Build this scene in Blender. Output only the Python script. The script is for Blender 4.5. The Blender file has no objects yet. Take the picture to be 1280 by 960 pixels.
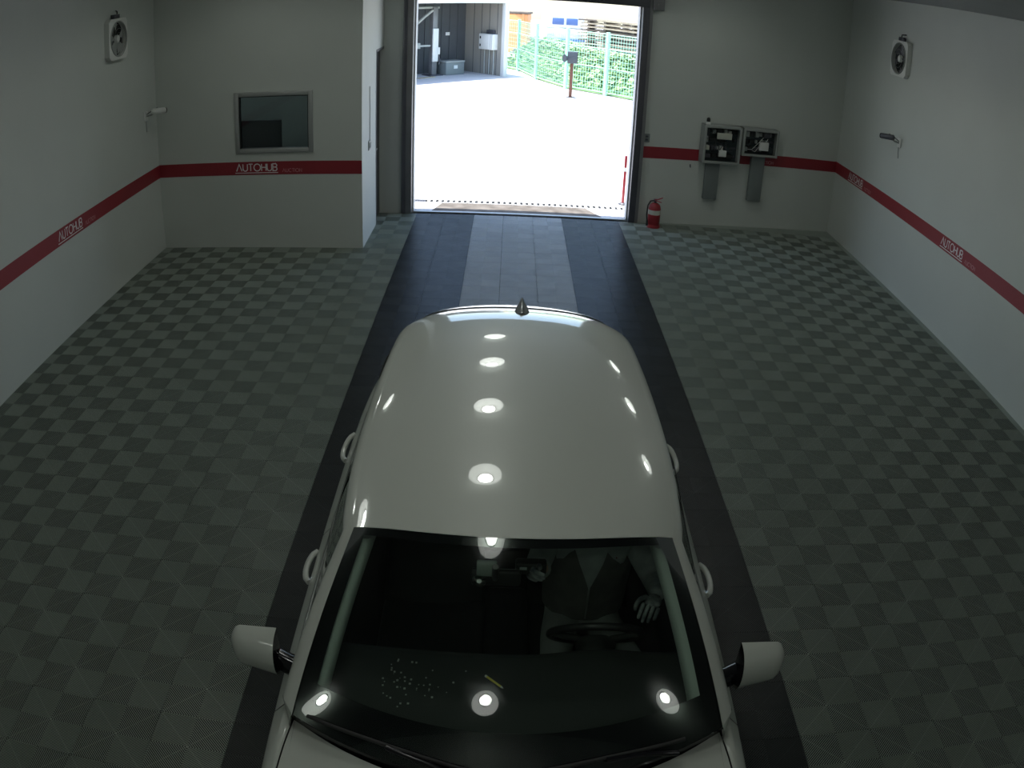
import bpy, bmesh, math, random
from mathutils import Vector, Matrix
random.seed(7)
PI = math.pi
scene = bpy.context.scene
C = scene.collection

# ------------------------------------------------------------------ camera
CAM = Vector((-0.158, -11.324, 3.2145))
RIGHT = Vector((0.9991934, 0.00449005, 0.0399047))
UP = Vector((-0.03754317, 0.45708352, 0.88863106))
FWD = Vector((0.01424978, 0.88941245, -0.4568834))
cam_data = bpy.data.cameras.new('camera')
cam = bpy.data.objects.new('camera', cam_data)
C.objects.link(cam)
m3 = Matrix((RIGHT, UP, -FWD)).transposed()
cam.matrix_world = Matrix.Translation(CAM) @ m3.to_4x4()
cam_data.sensor_width = 36.0
cam_data.sensor_height = 27.0
cam_data.clip_start = 0.02
cam_data.clip_end = 300
cam_data.lens = 29.87
# wide surveillance lens with mild barrel distortion
cam_data.type = 'PANO'
cc = cam_data
cc.panorama_type = 'FISHEYE_LENS_POLYNOMIAL'
cc.fisheye_fov = PI
cc.fisheye_polynomial_k0 = 0.0
cc.fisheye_polynomial_k1 = -3.34504339e-02
cc.fisheye_polynomial_k2 = -1.11345250e-05
cc.fisheye_polynomial_k3 = -1.30339618e-06
cc.fisheye_polynomial_k4 = -5.17040321e-08
scene.camera = cam

# ------------------------------------------------------------------ world, sun, exposure
world = bpy.data.worlds.new('world')
scene.world = world
world.use_nodes = True
wn = world.node_tree
wn.nodes.clear()
sky = wn.nodes.new('ShaderNodeTexSky')
sky.sky_type = 'NISHITA'
sky.sun_disc = False
sky.sun_elevation = math.radians(72)
sky.sun_rotation = math.radians(-100)
bg = wn.nodes.new('ShaderNodeBackground')
bg.inputs['Strength'].default_value = 0.55
wo = wn.nodes.new('ShaderNodeOutputWorld')
wn.links.new(sky.outputs[0], bg.inputs['Color'])
wn.links.new(bg.outputs[0], wo.inputs['Surface'])
sun_l = bpy.data.lights.new('sun', 'SUN')
sun_l.energy = 11.0
sun_l.angle = math.radians(0.6)
sun_l.color = (1.0, 0.97, 0.92)
sun = bpy.data.objects.new('sun', sun_l)
C.objects.link(sun)
# light comes from the left of the yard, high up, hardly from behind the hall
sun_dir = Vector((0.25, 0.0, -0.96))
sun.rotation_euler = sun_dir.to_track_quat('-Z', 'Y').to_euler()
scene.view_settings.view_transform = 'Standard'
scene.view_settings.look = 'None'
scene.view_settings.exposure = 0.0
scene.view_settings.gamma = 1.0
scene.view_settings.use_curve_mapping = False
scene.cycles.use_denoising = True
scene.cycles.max_bounces = 10
scene.cycles.transparent_max_bounces = 16
scene.cycles.sample_clamp_indirect = 6.0
LAMP_STRENGTH = 37.0

# ------------------------------------------------------------------ materials
MATS = {}
def mat(name, col, rough=0.6, metal=0.0, coat=0.0, spec=0.5, noise=0.0, nscale=8.0, bump=0.0, bscale=60.0, emit=0.0, ecol=None, col2=None, coat_rough=0.03):
    if name in MATS:
        return MATS[name]
    m = bpy.data.materials.new(name)
    m.use_nodes = True
    nt = m.node_tree
    b = nt.nodes['Principled BSDF']
    c = (*col, 1.0)
    b.inputs['Base Color'].default_value = c
    b.inputs['Roughness'].default_value = rough
    b.inputs['Metallic'].default_value = metal
    b.inputs['Specular IOR Level'].default_value = spec
    b.inputs['Coat Weight'].default_value = coat
    b.inputs['Coat Roughness'].default_value = coat_rough
    tc = nt.nodes.new('ShaderNodeTexCoord')
    if noise > 0 or col2 is not None:
        n = nt.nodes.new('ShaderNodeTexNoise')
        n.inputs['Scale'].default_value = nscale
        n.inputs['Detail'].default_value = 5.0
        nt.links.new(tc.outputs['Object'], n.inputs['Vector'])
        r = nt.nodes.new('ShaderNodeValToRGB')
        lo = col2 if col2 is not None else tuple(x * (1 - noise) for x in col)
        r.color_ramp.elements[0].position = 0.35
        r.color_ramp.elements[1].position = 0.65
        r.color_ramp.elements[0].color = (*lo, 1)
        r.color_ramp.elements[1].color = c
        nt.links.new(n.outputs['Fac'], r.inputs['Fac'])
        nt.links.new(r.outputs['Color'], b.inputs['Base Color'])
    if bump > 0:
        n2 = nt.nodes.new('ShaderNodeTexNoise')
        n2.inputs['Scale'].default_value = bscale
        nt.links.new(tc.outputs['Object'], n2.inputs['Vector'])
        bp = nt.nodes.new('ShaderNodeBump')
        bp.inputs['Strength'].default_value = bump
        bp.inputs['Distance'].default_value = 0.01
        nt.links.new(n2.outputs['Fac'], bp.inputs['Height'])
        nt.links.new(bp.outputs['Normal'], b.inputs['Normal'])
    if emit > 0:
        b.inputs['Emission Color'].default_value = (*(ecol or col), 1)
        b.inputs['Emission Strength'].default_value = emit
    MATS[name] = m
    return m

def glass_mat(name, tint, ior=1.5, rough=0.0):
    m = bpy.data.materials.new(name)
    m.use_nodes = True
    nt = m.node_tree
    nt.nodes.clear()
    out = nt.nodes.new('ShaderNodeOutputMaterial')
    fr = nt.nodes.new('ShaderNodeFresnel')
    fr.inputs['IOR'].default_value = ior
    tr = nt.nodes.new('ShaderNodeBsdfTransparent')
    tr.inputs['Color'].default_value = (*tint, 1)
    gl = nt.nodes.new('ShaderNodeBsdfGlossy')
    gl.inputs['Roughness'].default_value = rough
    mx = nt.nodes.new('ShaderNodeMixShader')
    nt.links.new(fr.outputs[0], mx.inputs[0])
    nt.links.new(tr.outputs[0], mx.inputs[1])
    nt.links.new(gl.outputs[0], mx.inputs[2])
    nt.links.new(mx.outputs[0], out.inputs['Surface'])
    MATS[name] = m
    return m

wall_m = mat('wall_paint', (0.58, 0.61, 0.57), 0.75, noise=0.05, nscale=0.9, bump=0.05, bscale=40)
wall_low_m = wall_m
ceil_m = mat('ceiling_paint', (0.35, 0.37, 0.36), 0.85, noise=0.05, nscale=1.5)
red_m = mat('red_band', (0.28, 0.022, 0.032), 0.5, noise=0.06, nscale=3)
white_ink = mat('white_ink', (0.80, 0.76, 0.76), 0.5)
pink_ink = mat('pink_ink', (0.58, 0.26, 0.28), 0.5)
grey_tile_m = mat('grey_rib_plastic', (0.25, 0.29, 0.25), 0.34, spec=0.5, noise=0.12, nscale=2.0)
black_tile_m = mat('black_rib_plastic', (0.030, 0.035, 0.035), 0.34, spec=0.4, noise=0.1, nscale=3.0)
pale_tile_m = mat('pale_rib_plastic', (0.36, 0.385, 0.39), 0.36, spec=0.5, noise=0.12, nscale=2.0)
subfloor_shade_m = mat('subfloor_gap_shade', (0.008, 0.010, 0.009), 0.9)  # near-black, also painted on tile slabs as shade between the ribs
steel_m = mat('grey_steel', (0.22, 0.22, 0.225), 0.45, metal=0.3, noise=0.15, nscale=3)
dark_steel_m = mat('dark_steel', (0.10, 0.10, 0.115), 0.45, metal=0.3, noise=0.15, nscale=3)
alu_m = mat('aluminium', (0.42, 0.43, 0.42), 0.4, metal=0.5)
panel_m = mat('panel_grey', (0.34, 0.36, 0.34), 0.5)
duct_m = mat('duct_grey', (0.20, 0.225, 0.22), 0.55)
black_m = mat('black_plastic', (0.012, 0.013, 0.013), 0.45)
dblack_m = mat('matte_black', (0.006, 0.007, 0.007), 0.8)
white_m = mat('white_plastic', (0.72, 0.73, 0.70), 0.5)
pale_m = mat('pale_component', (0.55, 0.56, 0.48), 0.5)
teal_m = mat('dark_teal_component', (0.03, 0.045, 0.05), 0.5)
concrete_m = mat('yard_concrete', (0.62, 0.61, 0.60), 0.9, noise=0.08, nscale=0.8)
stain_m = mat('stained_concrete', (0.17, 0.148, 0.125), 0.9, col2=(0.085, 0.07, 0.056), nscale=5)
green_m = mat('fence_green', (0.40, 0.74, 0.55), 0.5)
leaf_m = mat('leaf_green', (0.30, 0.44, 0.20), 0.7, col2=(0.10, 0.20, 0.07), nscale=6)
bank_m = mat('grass_bank', (0.26, 0.40, 0.17), 0.9, col2=(0.14, 0.26, 0.10), nscale=3)
timber_m = mat('timber', (0.50, 0.42, 0.30), 0.8, noise=0.35, nscale=4)
timber2_m = mat('dark_timber', (0.16, 0.13, 0.10), 0.8, noise=0.35, nscale=4)
orange_m = mat('orange_paint', (0.75, 0.32, 0.12), 0.6)
blue_m = mat('blue_paint', (0.10, 0.18, 0.40), 0.5)
red_paint_m = mat('red_paint', (0.30, 0.015, 0.022), 0.35, coat=0.3)
rust_m = mat('rust_brown', (0.13, 0.05, 0.03), 0.7)
yellow_m = mat('yellow_plastic', (0.75, 0.62, 0.10), 0.5)
garage_m = mat('garage_cladding', (0.075, 0.082, 0.088), 0.7, noise=0.1, nscale=2)
garage_pale_m = mat('garage_pale', (0.30, 0.285, 0.25), 0.8)
# car
paint_m = mat('white_car_paint', (0.44, 0.46, 0.42), 0.35, coat=1.0, coat_rough=0.012, spec=0.35)
trim_black_m = mat('gloss_black_trim', (0.006, 0.006, 0.008), 0.15, spec=0.3)
rubber_m = mat('rubber', (0.012, 0.012, 0.012), 0.7)
interior_m = mat('interior_black', (0.012, 0.015, 0.014), 0.75)
interior2_m = mat('interior_charcoal', (0.022, 0.026, 0.025), 0.8)
liner_m = mat('grey_trim', (0.42, 0.47, 0.44), 0.85)
chrome_m = mat('chrome', (0.75, 0.75, 0.75), 0.08, metal=1.0)
mirror_m = mat('mirror_glass', (0.8, 0.8, 0.8), 0.02, metal=1.0)
alloy_m = mat('alloy', (0.45, 0.45, 0.46), 0.3, metal=0.9)
lamp_red_m = mat('tail_lamp_red', (0.4, 0.01, 0.01), 0.15, coat=0.5)
head_m = mat('headlamp_clear', (0.55, 0.56, 0.58), 0.08, coat=1.0)
ws_glass = glass_mat('windscreen_glass', (0.78, 0.86, 0.80), 1.50)
side_glass = glass_mat('side_glass', (0.20, 0.23, 0.22), 1.50)
win_glass = glass_mat('window_glass', (0.72, 0.78, 0.80), 1.5)
skin_m = mat('skin', (0.45, 0.27, 0.19), 0.55)
jacket_m = mat('grey_jacket', (0.42, 0.46, 0.46), 0.85, noise=0.2, nscale=20, bump=0.4, bscale=25)
vest_m = mat('dark_vest', (0.13, 0.13, 0.125), 0.8, noise=0.25, nscale=15, bump=0.4, bscale=22)
trouser_m = mat('grey_trousers', (0.42, 0.45, 0.43), 0.85, noise=0.15, nscale=15)
glove_m = mat('striped_glove', (0.28, 0.30, 0.30), 0.8, col2=(0.06, 0.07, 0.08), nscale=30)
hair_m = mat('black_hair', (0.01, 0.01, 0.01), 0.6)
lamp_m = mat('led_disc', (1, 1, 1), 0.5, emit=LAMP_STRENGTH, ecol=(0.96, 1.0, 0.93))
bowl_m = mat('glowing_lamp_bowl', (0.80, 0.82, 0.80), 0.5, emit=4.8, ecol=(0.96, 1.0, 0.93))  # emission stands in for disc light caught by the bowl

# ------------------------------------------------------------------ mesh helpers
class MB:
    def __init__(s):
        s.v = []; s.f = []; s.m = []; s.sm = []
    def quad(s, pts, mi=0, smooth=False):
        i = len(s.v); s.v += [tuple(p) for p in pts]
        s.f.append(tuple(range(i, i + len(pts)))); s.m.append(mi); s.sm.append(smooth)
        return s
    def box(s, lo, hi, mi=0, bev=0.0):
        x0, y0, z0 = lo; x1, y1, z1 = hi
        if x0 > x1: x0, x1 = x1, x0
        if y0 > y1: y0, y1 = y1, y0
        if z0 > z1: z0, z1 = z1, z0
        if bev > 0:
            bev = min(bev, (x1 - x0) * .45, (y1 - y0) * .45, (z1 - z0) * .45)
            bm = bmesh.new()
            bmesh.ops.create_cube(bm, size=1)
            for v in bm.verts:
                v.co = Vector(((x0 + x1) / 2 + v.co.x * (x1 - x0), (y0 + y1) / 2 + v.co.y * (y1 - y0), (z0 + z1) / 2 + v.co.z * (z1 - z0)))
            bmesh.ops.bevel(bm, geom=bm.edges[:], offset=bev, segments=2, profile=0.5, affect='EDGES')
            s.add_bm(bm, mi, True); bm.free()
            return s
        i = len(s.v)
        s.v += [(x0, y0, z0), (x1, y0, z0), (x1, y1, z0), (x0, y1, z0), (x0, y0, z1), (x1, y0, z1), (x1, y1, z1), (x0, y1, z1)]
        for f in ((3, 2, 1, 0), (4, 5, 6, 7), (0, 1, 5, 4), (1, 2, 6, 5), (2, 3, 7, 6), (3, 0, 4, 7)):
            s.f.append(tuple(i + k for k in f)); s.m.append(mi); s.sm.append(False)
        return s
    def add_bm(s, bm, mi=0, smooth=False):
        i = len(s.v); bm.verts.ensure_lookup_table(); bm.verts.index_update()
        s.v += [tuple(v.co) for v in bm.verts]
        for f in bm.faces:
            s.f.append(tuple(i + v.index for v in f.verts)); s.m.append(mi); s.sm.append(smooth)
        return s
    def grid(s, rows, mi=0, smooth=True, close_u=False, close_v=False):
        i = len(s.v); n = len(rows); k = len(rows[0])
        for r in rows: s.v += [tuple(p) for p in r]
        for a in range(n if close_v else n - 1):
            for b in range(k if close_u else k - 1):
                a2 = (a + 1) % n; b2 = (b + 1) % k
                s.f.append((i + a * k + b, i + a * k + b2, i + a2 * k + b2, i + a2 * k + b)); s.m.append(mi); s.sm.append(smooth)
        return s
    def lathe(s, prof, n=20, origin=(0, 0, 0), axis=(0, 0, 1), mi=0, smooth=True, caps=True):
        ax = Vector(axis).normalized(); e1 = ax.orthogonal().normalized(); e2 = ax.cross(e1); o = Vector(origin)
        rows = []
        for r, h in prof:
            rows.append([o + ax * h + (e1 * math.cos(2 * PI * k / n) + e2 * math.sin(2 * PI * k / n)) * r for k in range(n)])
        s.grid(rows, mi, smooth, close_u=True)
        if caps:
            for row, rev in ((rows[0], True), (rows[-1], False)):
                s.quad(row[::-1] if rev else row, mi)
        return s
    def cyl(s, p0, p1, r, n=12, r1=None, mi=0):
        p0 = Vector(p0); p1 = Vector(p1); d = p1 - p0
        return s.lathe([(r, 0), (r if r1 is None else r1, d.length)], n, p0, d, mi)
    def tube(s, pts, r, n=8, mi=0, closed=False, radii=None):
        P = [Vector(p) for p in pts]; N = len(P); rows = []; prev = None
        for i, p in enumerate(P):
            if closed: t = P[(i + 1) % N] - P[i - 1]
            else: t = P[min(i + 1, N - 1)] - P[max(i - 1, 0)]
            t.normalize()
            if prev is None: e1 = t.orthogonal().normalized()
            else:
                e1 = prev - t * prev.dot(t)
                e1 = e1.normalized() if e1.length > 1e-6 else t.orthogonal().normalized()
            prev = e1; e2 = t.cross(e1); rr = radii[i] if radii else r
            rows.append([p + (e1 * math.cos(2 * PI * k / n) + e2 * math.sin(2 * PI * k / n)) * rr for k in range(n)])
        s.grid(rows, mi, True, close_u=True, close_v=closed)
        if not closed:
            s.quad(rows[0][::-1], mi); s.quad(rows[-1], mi)
        return s
    def mesh(s, name, mats):
        me = bpy.data.meshes.new(name)
        me.from_pydata(s.v, [], s.f)
        for m in (mats if isinstance(mats, (list, tuple)) else [mats]): me.materials.append(m)
        me.polygons.foreach_set('material_index', s.m)
        me.polygons.foreach_set('use_smooth', s.sm)
        me.update()
        return me
    def build(s, name, mats, parent=None, weld=False):
        me = s.mesh(name, mats)
        if weld:
            bm = bmesh.new(); bm.from_mesh(me)
            bmesh.ops.remove_doubles(bm, verts=bm.verts[:], dist=1e-5)
            bmesh.ops.recalc_face_normals(bm, faces=bm.faces[:])
            bm.to_mesh(me); bm.free()
        o = bpy.data.objects.new(name, me)
        C.objects.link(o)
        if parent: o.parent = parent
        return o

def tag(o, label=None, cat=None, group=None, kind=None):
    if label: o['label'] = label
    if cat: o['category'] = cat
    if group: o['group'] = group
    if kind: o['kind'] = kind
    return o

def thing(name, label, cat, loc=(0, 0, 0), rotz=0.0, group=None):
    o = bpy.data.objects.new(name, None)
    o.empty_display_size = 0.1
    C.objects.link(o)
    o.location = loc; o.rotation_euler = (0, 0, rotz)
    return tag(o, label, cat, group)

def copy_tree(o, parent=None):
    c = o.copy(); C.objects.link(c)
    if parent: c.parent = parent
    for ch in [x for x in bpy.data.objects if x.parent == o]:
        copy_tree(ch, c)
    return c

def struct(name, mb, m, parent=None):
    o = mb.build(name, m, parent)
    if parent is None: o['kind'] = 'structure'
    return o

def interp(xs, ys, x):
    """smooth Catmull-Rom interpolation through (xs, ys)"""
    if x <= xs[0]: return ys[0]
    if x >= xs[-1]: return ys[-1]
    for i in range(len(xs) - 1):
        if x <= xs[i + 1]: break
    h = xs[i + 1] - xs[i]; t = (x - xs[i]) / h
    def sl(j):
        if j == 0: return (ys[1] - ys[0]) / (xs[1] - xs[0])
        if j == len(xs) - 1: return (ys[-1] - ys[-2]) / (xs[-1] - xs[-2])
        return (ys[j + 1] - ys[j - 1]) / (xs[j + 1] - xs[j - 1])
    a, b = sl(i) * h, sl(i + 1) * h
    return (2*t**3 - 3*t**2 + 1) * ys[i] + (t**3 - 2*t**2 + t) * a + (-2*t**3 + 3*t**2) * ys[i+1] + (t**3 - t**2) * b
def lerp(a, b, t): return a + (b - a) * t
def project(p):
    d = Vector(p) - CAM; z = d.dot(FWD); a = d.dot(RIGHT); b = d.dot(UP); r = math.hypot(a, b)
    th = math.atan2(r, z); k = 1061.95 * (th - 0.0679 * th**3) / max(r, 1e-9)
    return 640 + a * k, 480 - b * k, z

# ------------------------------------------------------------------ room shell
XL, XR, YBOX, XBOX, ZC, YF = -4.52, 4.67, -1.60, -1.885, 3.66, -12.2
DL, DR, DT = -1.46, 1.51, 3.05      # doorway
def yw(x): return 0.02 + 0.112 * (x - 1.65)      # right part of the end wall, slightly askew
T = 0.2
struct('wall_left', MB().box((XL - T, YF - T, -0.1), (XL, .40, ZC + 0.2)), wall_m)
struct('wall_right', MB().box((XR, YF - T, -0.1), (XR + T, .56, ZC + 0.2)), wall_m)
struct('wall_front', MB().box((XL, YF - T, -0.1), (XR, YF, ZC + 0.2)), wall_m)
mb = MB()
def prism(mb, pts, z0, z1, mi=0):
    n = len(pts)
    mb.quad([(x, y, z1) for x, y in pts], mi); mb.quad([(x, y, z0) for x, y in pts[::-1]], mi)
    for i in range(n):
        a, b = pts[i], pts[(i + 1) % n]
        mb.quad([(a[0], a[1], z0), (b[0], b[1], z0), (b[0], b[1], z1), (a[0], a[1], z1)], mi)
    return mb
prism(mb, [(1.66, yw(1.66)), (XR, yw(XR)), (XR, yw(XR) + T), (1.66, yw(1.66) + T)], -0.1, ZC + 0.2)
struct('wall_back_right', mb, wall_m)
struct('wall_back_left', MB().box((XBOX - 0.3, 0.06, -0.1), (-1.62, 0.26, ZC + 0.2)), wall_m)
struct('wall_back_top', MB().box((-1.62, 0.06, DT + 0.14), (1.66, 0.26, ZC + 0.2)), wall_m)
struct('ceiling', MB().box((XL - T, YF - T, ZC), (XR + T, .30, ZC + 0.15)).box((2.6, .30, ZC), (XR + T, .56, ZC + .15)), ceil_m)
# booth: front face with a window hole, side face with a door recess
WX0, WX1, WZ0, WZ1 = -3.46, -2.475, 1.21, 1.97
mb = MB()
for lo, hi in (((XL, -1.6, -.1), (WX0, -1.5, ZC)), ((WX1, -1.6, -.1), (XBOX, -1.5, ZC)), ((WX0, -1.6, -.1), (WX1, -1.5, WZ0)), ((WX0, -1.6, WZ1), (WX1, -1.5, ZC))):
    mb.box(lo, hi)
struct('wall_booth_front', mb, wall_m)
mb = MB()
DY0, DY1, DZ = -0.58, 0.06, 2.36
for lo, hi in (((XBOX - .1, -1.5, -.1), (XBOX, DY0, ZC)), ((XBOX - .1, DY0, DZ), (XBOX, DY1, ZC))):
    mb.box(lo, hi)
struct('wall_booth_side', mb, wall_m)
struct('wall_booth_back', MB().box((XL, 0.20, -.1), (XBOX - .3, 0.30, ZC)), wall_m)
# recessed booth door
d1 = struct('door_1', MB().box((XBOX - .09, DY0 + .02, 0.0), (XBOX - .05, DY1, DZ - .02), bev=.004), dark_steel_m)
MB().box((XBOX - .1, DY0, 0), (XBOX + .004, DY0 + .035, DZ), bev=.004).box((XBOX - .1, DY0, DZ - .035), (XBOX + .004, DY1, DZ), bev=.004).build('door_frame', steel_m, d1)
MB().cyl((XBOX - .05, DY0 + .1, 1.0), (XBOX - .01, DY0 + .1, 1.0), .012).cyl((XBOX - .012, DY0 + .1, 1.0), (XBOX - .012, DY0 + .2, 1.0), .01).build('door_handle', alu_m, d1)

# window in the booth
w1 = MB()
fo = [(WX0, WZ0), (WX1, WZ0), (WX1, WZ1), (WX0, WZ1)]
fw = .055
for lo, hi in (((WX0, -1.625, WZ0), (WX0 + fw, -1.52, WZ1)), ((WX1 - fw, -1.625, WZ0), (WX1, -1.52, WZ1)), ((WX0 + fw, -1.625, WZ0), (WX1 - fw, -1.52, WZ0 + fw)), ((WX0 + fw, -1.625, WZ1 - fw), (WX1 - fw, -1.52, WZ1))):
    w1.box(lo, hi, bev=.006)
w1 = struct('window_1', w1, alu_m)
MB().box((WX0 + fw, -1.575, WZ0 + fw), (WX1 - fw, -1.569, WZ1 - fw)).build('pane', win_glass, w1)
MB().box((WX0 + fw, -1.60, WZ0 + fw), (WX0 + fw + .012, -1.55, WZ1 - fw)).box((WX1 - fw - .012, -1.60, WZ0 + fw), (WX1 - fw, -1.55, WZ1 - fw)).box((WX0 + fw, -1.60, WZ1 - fw - .012), (WX1 - fw, -1.55, WZ1 - fw)).build('gasket', black_m, w1)
# inside the booth: back of a dark monitor standing behind the pane on a counter
ct = thing('counter', 'pale counter inside the booth behind the window', 'counter', (-2.95, -1.2, 0))
MB().box((-.95, -.28, .96), (.95, .28, 1.0), bev=.01).build('counter_top', white_m, ct)
for s in (-.9, .86): MB().box((s, -.24, 0), (s + .04, .24, .96)).build('side_panel', white_m, ct)
mo = thing('monitor', 'dark monitor back in the lower left of the booth window', 'monitor', (-3.20, -1.38, 1.0))
MB().box((-.33, -.02, .10), (.27, .03, .58), bev=.01).build('housing', mat('navy_plastic', (.035, .045, .055), .5), mo)
MB().box((-.06, -.01, .01), (.0, .03, .14)).build('neck', black_m, mo)
MB().box((-.12, -.09, 0), (.12, .09, .012), bev=.004).build('foot', black_m, mo)

bl_ = thing('booth_fill_light', 'added unseen fill light under the booth ceiling', 'lamp', (-3.1, -.5, ZC - .06))  # fill light added out of view to brighten the booth behind the pane
MB().box((-.3, -.15, .0), (.3, .15, .06), bev=.01).build('housing', white_m, bl_)
MB().box((-.27, -.12, -.006), (.27, .12, .0)).build('fill_emitter', mat('booth_fill_glow', (1, 1, 1), .5, emit=12.0, ecol=(.85, .97, 1.0)), bl_)

# doorway frame: two steel jambs, lintel, rolled shutter box, guides
j1 = struct('trim_1', MB().box((-1.62, -.02, 0), (-1.48, .30, DT + .2), bev=.006), steel_m)
MB().box((-1.48, .10, 0), (DL, .30, DT + .1)).build('jamb_edge', mat('sunlit_edge', (.55, .55, .55), .5), j1)  # paler colour paints in the sunlight along the jamb edges
MB().box((-1.60, -.035, 0), (-1.56, -.02, DT + .2)).build('channel', dark_steel_m, j1)
j2 = struct('trim_2', MB().box((1.53, -.03, 0), (1.66, .30, DT + .2), bev=.006), dark_steel_m)
MB().box((DR, .10, 0), (1.53, .30, DT + .1)).build('jamb_edge', MATS['sunlit_edge'], j2)
MB().box((1.62, -.045, 0), (1.66, -.03, DT + .2)).build('channel', steel_m, j2)
j3 = struct('trim_3', MB().box((-1.62, -.04, DT), (1.74, .26, DT + .16), bev=.008), dark_steel_m)
MB().box((1.66, -.10, DT - .03), (1.80, -.04, DT + .22), bev=.008).cyl((1.73, -.115, DT + .05), (1.73, -.1, DT + .05), .02).build('bracket', steel_m, j3)
struct('trim_4', MB().box((DL, .06, -.004), (DR, .12, .012), bev=.003), alu_m)

# ------------------------------------------------------------------ red band and lettering
def arc(cx, cy, r, a0, a1, n=10, ry=None):
    return [(cx + r * math.cos(math.radians(lerp(a0, a1, k / n))), cy + (ry or r) * math.sin(math.radians(lerp(a0, a1, k / n)))) for k in range(n + 1)]
GL = {
 'A': ([[(0, 0), (.40, 1), (.80, 0)]], .80), 'U': ([[(0, 1), (0, .33)] + arc(.33, .33, .33, 180, 360) + [(.66, 1)]], .66),
 'T': ([[(0, 1), (.62, 1)], [(.31, 1), (.31, 0)]], .62), 'O': ([arc(.48, .5, .48, 0, 360, 20, .5)], .96),
 'H': ([[(0, 0), (0, 1)], [(.64, 0), (.64, 1)], [(0, .5), (.64, .5)]], .64),
 'B': ([[(.34, 1), (0, 1), (0, 0), (.34, 0)], [(.34, 1)] + arc(.34, .76, .24, 90, -90, 8) + [(0, .52)], [(.34, .52)] + arc(.34, .26, .26, 90, -90, 8)], .60),
 'C': ([arc(.46, .5, .46, 50, 310, 14, .5)], .78), 'I': ([[(0, 0), (0, 1)]], .0), 'N': ([[(0, 0), (0, 1), (.62, 0), (.62, 1)]], .62)}
def lettering(word, h, sw, gap, x0, z0):
    """flat stroke letters in the local xz plane, 1 mm proud of the band"""
    mb = MB(); x = x0
    for ch in word:
        st, adv = GL[ch]
        for pl in st:
            pl = [Vector((x + px * h, z0 + pz * h)) for px, pz in pl]
            L = []; R = []
            for i, p in enumerate(pl):
                a = (pl[i] - pl[i - 1]).normalized() if i > 0 else (pl[1] - pl[0]).normalized()
                b = (pl[i + 1] - pl[i]).normalized() if i < len(pl) - 1 else a
                t = a + b
                t = t.normalized() if t.length > 1e-4 else a
                nrm = Vector((-t.y, t.x)); k = sw / 2 / max(.5, abs(nrm.dot(Vector((-a.y, a.x)))))
                L.append(p + nrm * k); R.append(p - nrm * k)
            for i in range(len(pl) - 1):
                mb.quad([(q.x, -.0045, q.y) for q in (R[i], R[i + 1], L[i + 1], L[i])])
        x += (adv + gap) * h
    return mb, x - gap * h
def signage(parent, x, zb, both=True):
    """AUTOHUB (underlined) and small AUCTION, starting at local x"""
    mb, xe = lettering('AUTOHUB', .088, .0125, .17, x + .018, zb + .048)
    mb.box((x, -.0045, zb + .020), (xe + .012, -.003, zb + .029))
    if both: mb.build('lettering', white_ink, parent)
    mb, xe = lettering('AUCTION', .042, .006, .22, xe + .07, zb + .030)
    mb.build('small_lettering', pink_ink, parent)
S0, S1 = 0.935, 1.10
def band(name, loc, rotz, x0, x1, words):
    o = struct(name, MB().box((x0, -.003, S0), (x1, .0, S1)), red_m)
    o.location = loc; o.rotation_euler = (0, 0, rotz)
    for w in words: signage(o, w, S0, name != 'trim_7')      # boxes hide the large word on the end wall
    return o
band('trim_5', (XL, 0, 0), PI / 2, YF, YBOX, [-4.33, -10.9])
band('trim_6', (0, YBOX, 0), 0, XL, XBOX, [-3.48])
ra = math.atan(.112)
band('trim_7', (1.66, yw(1.66), 0), ra, 0, (XR - 1.66) / math.cos(ra), [1.12])
band('trim_8', (XR, 0, 0), -PI / 2, -yw(XR), -YF, [.17, 3.16, 6.16])

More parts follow.
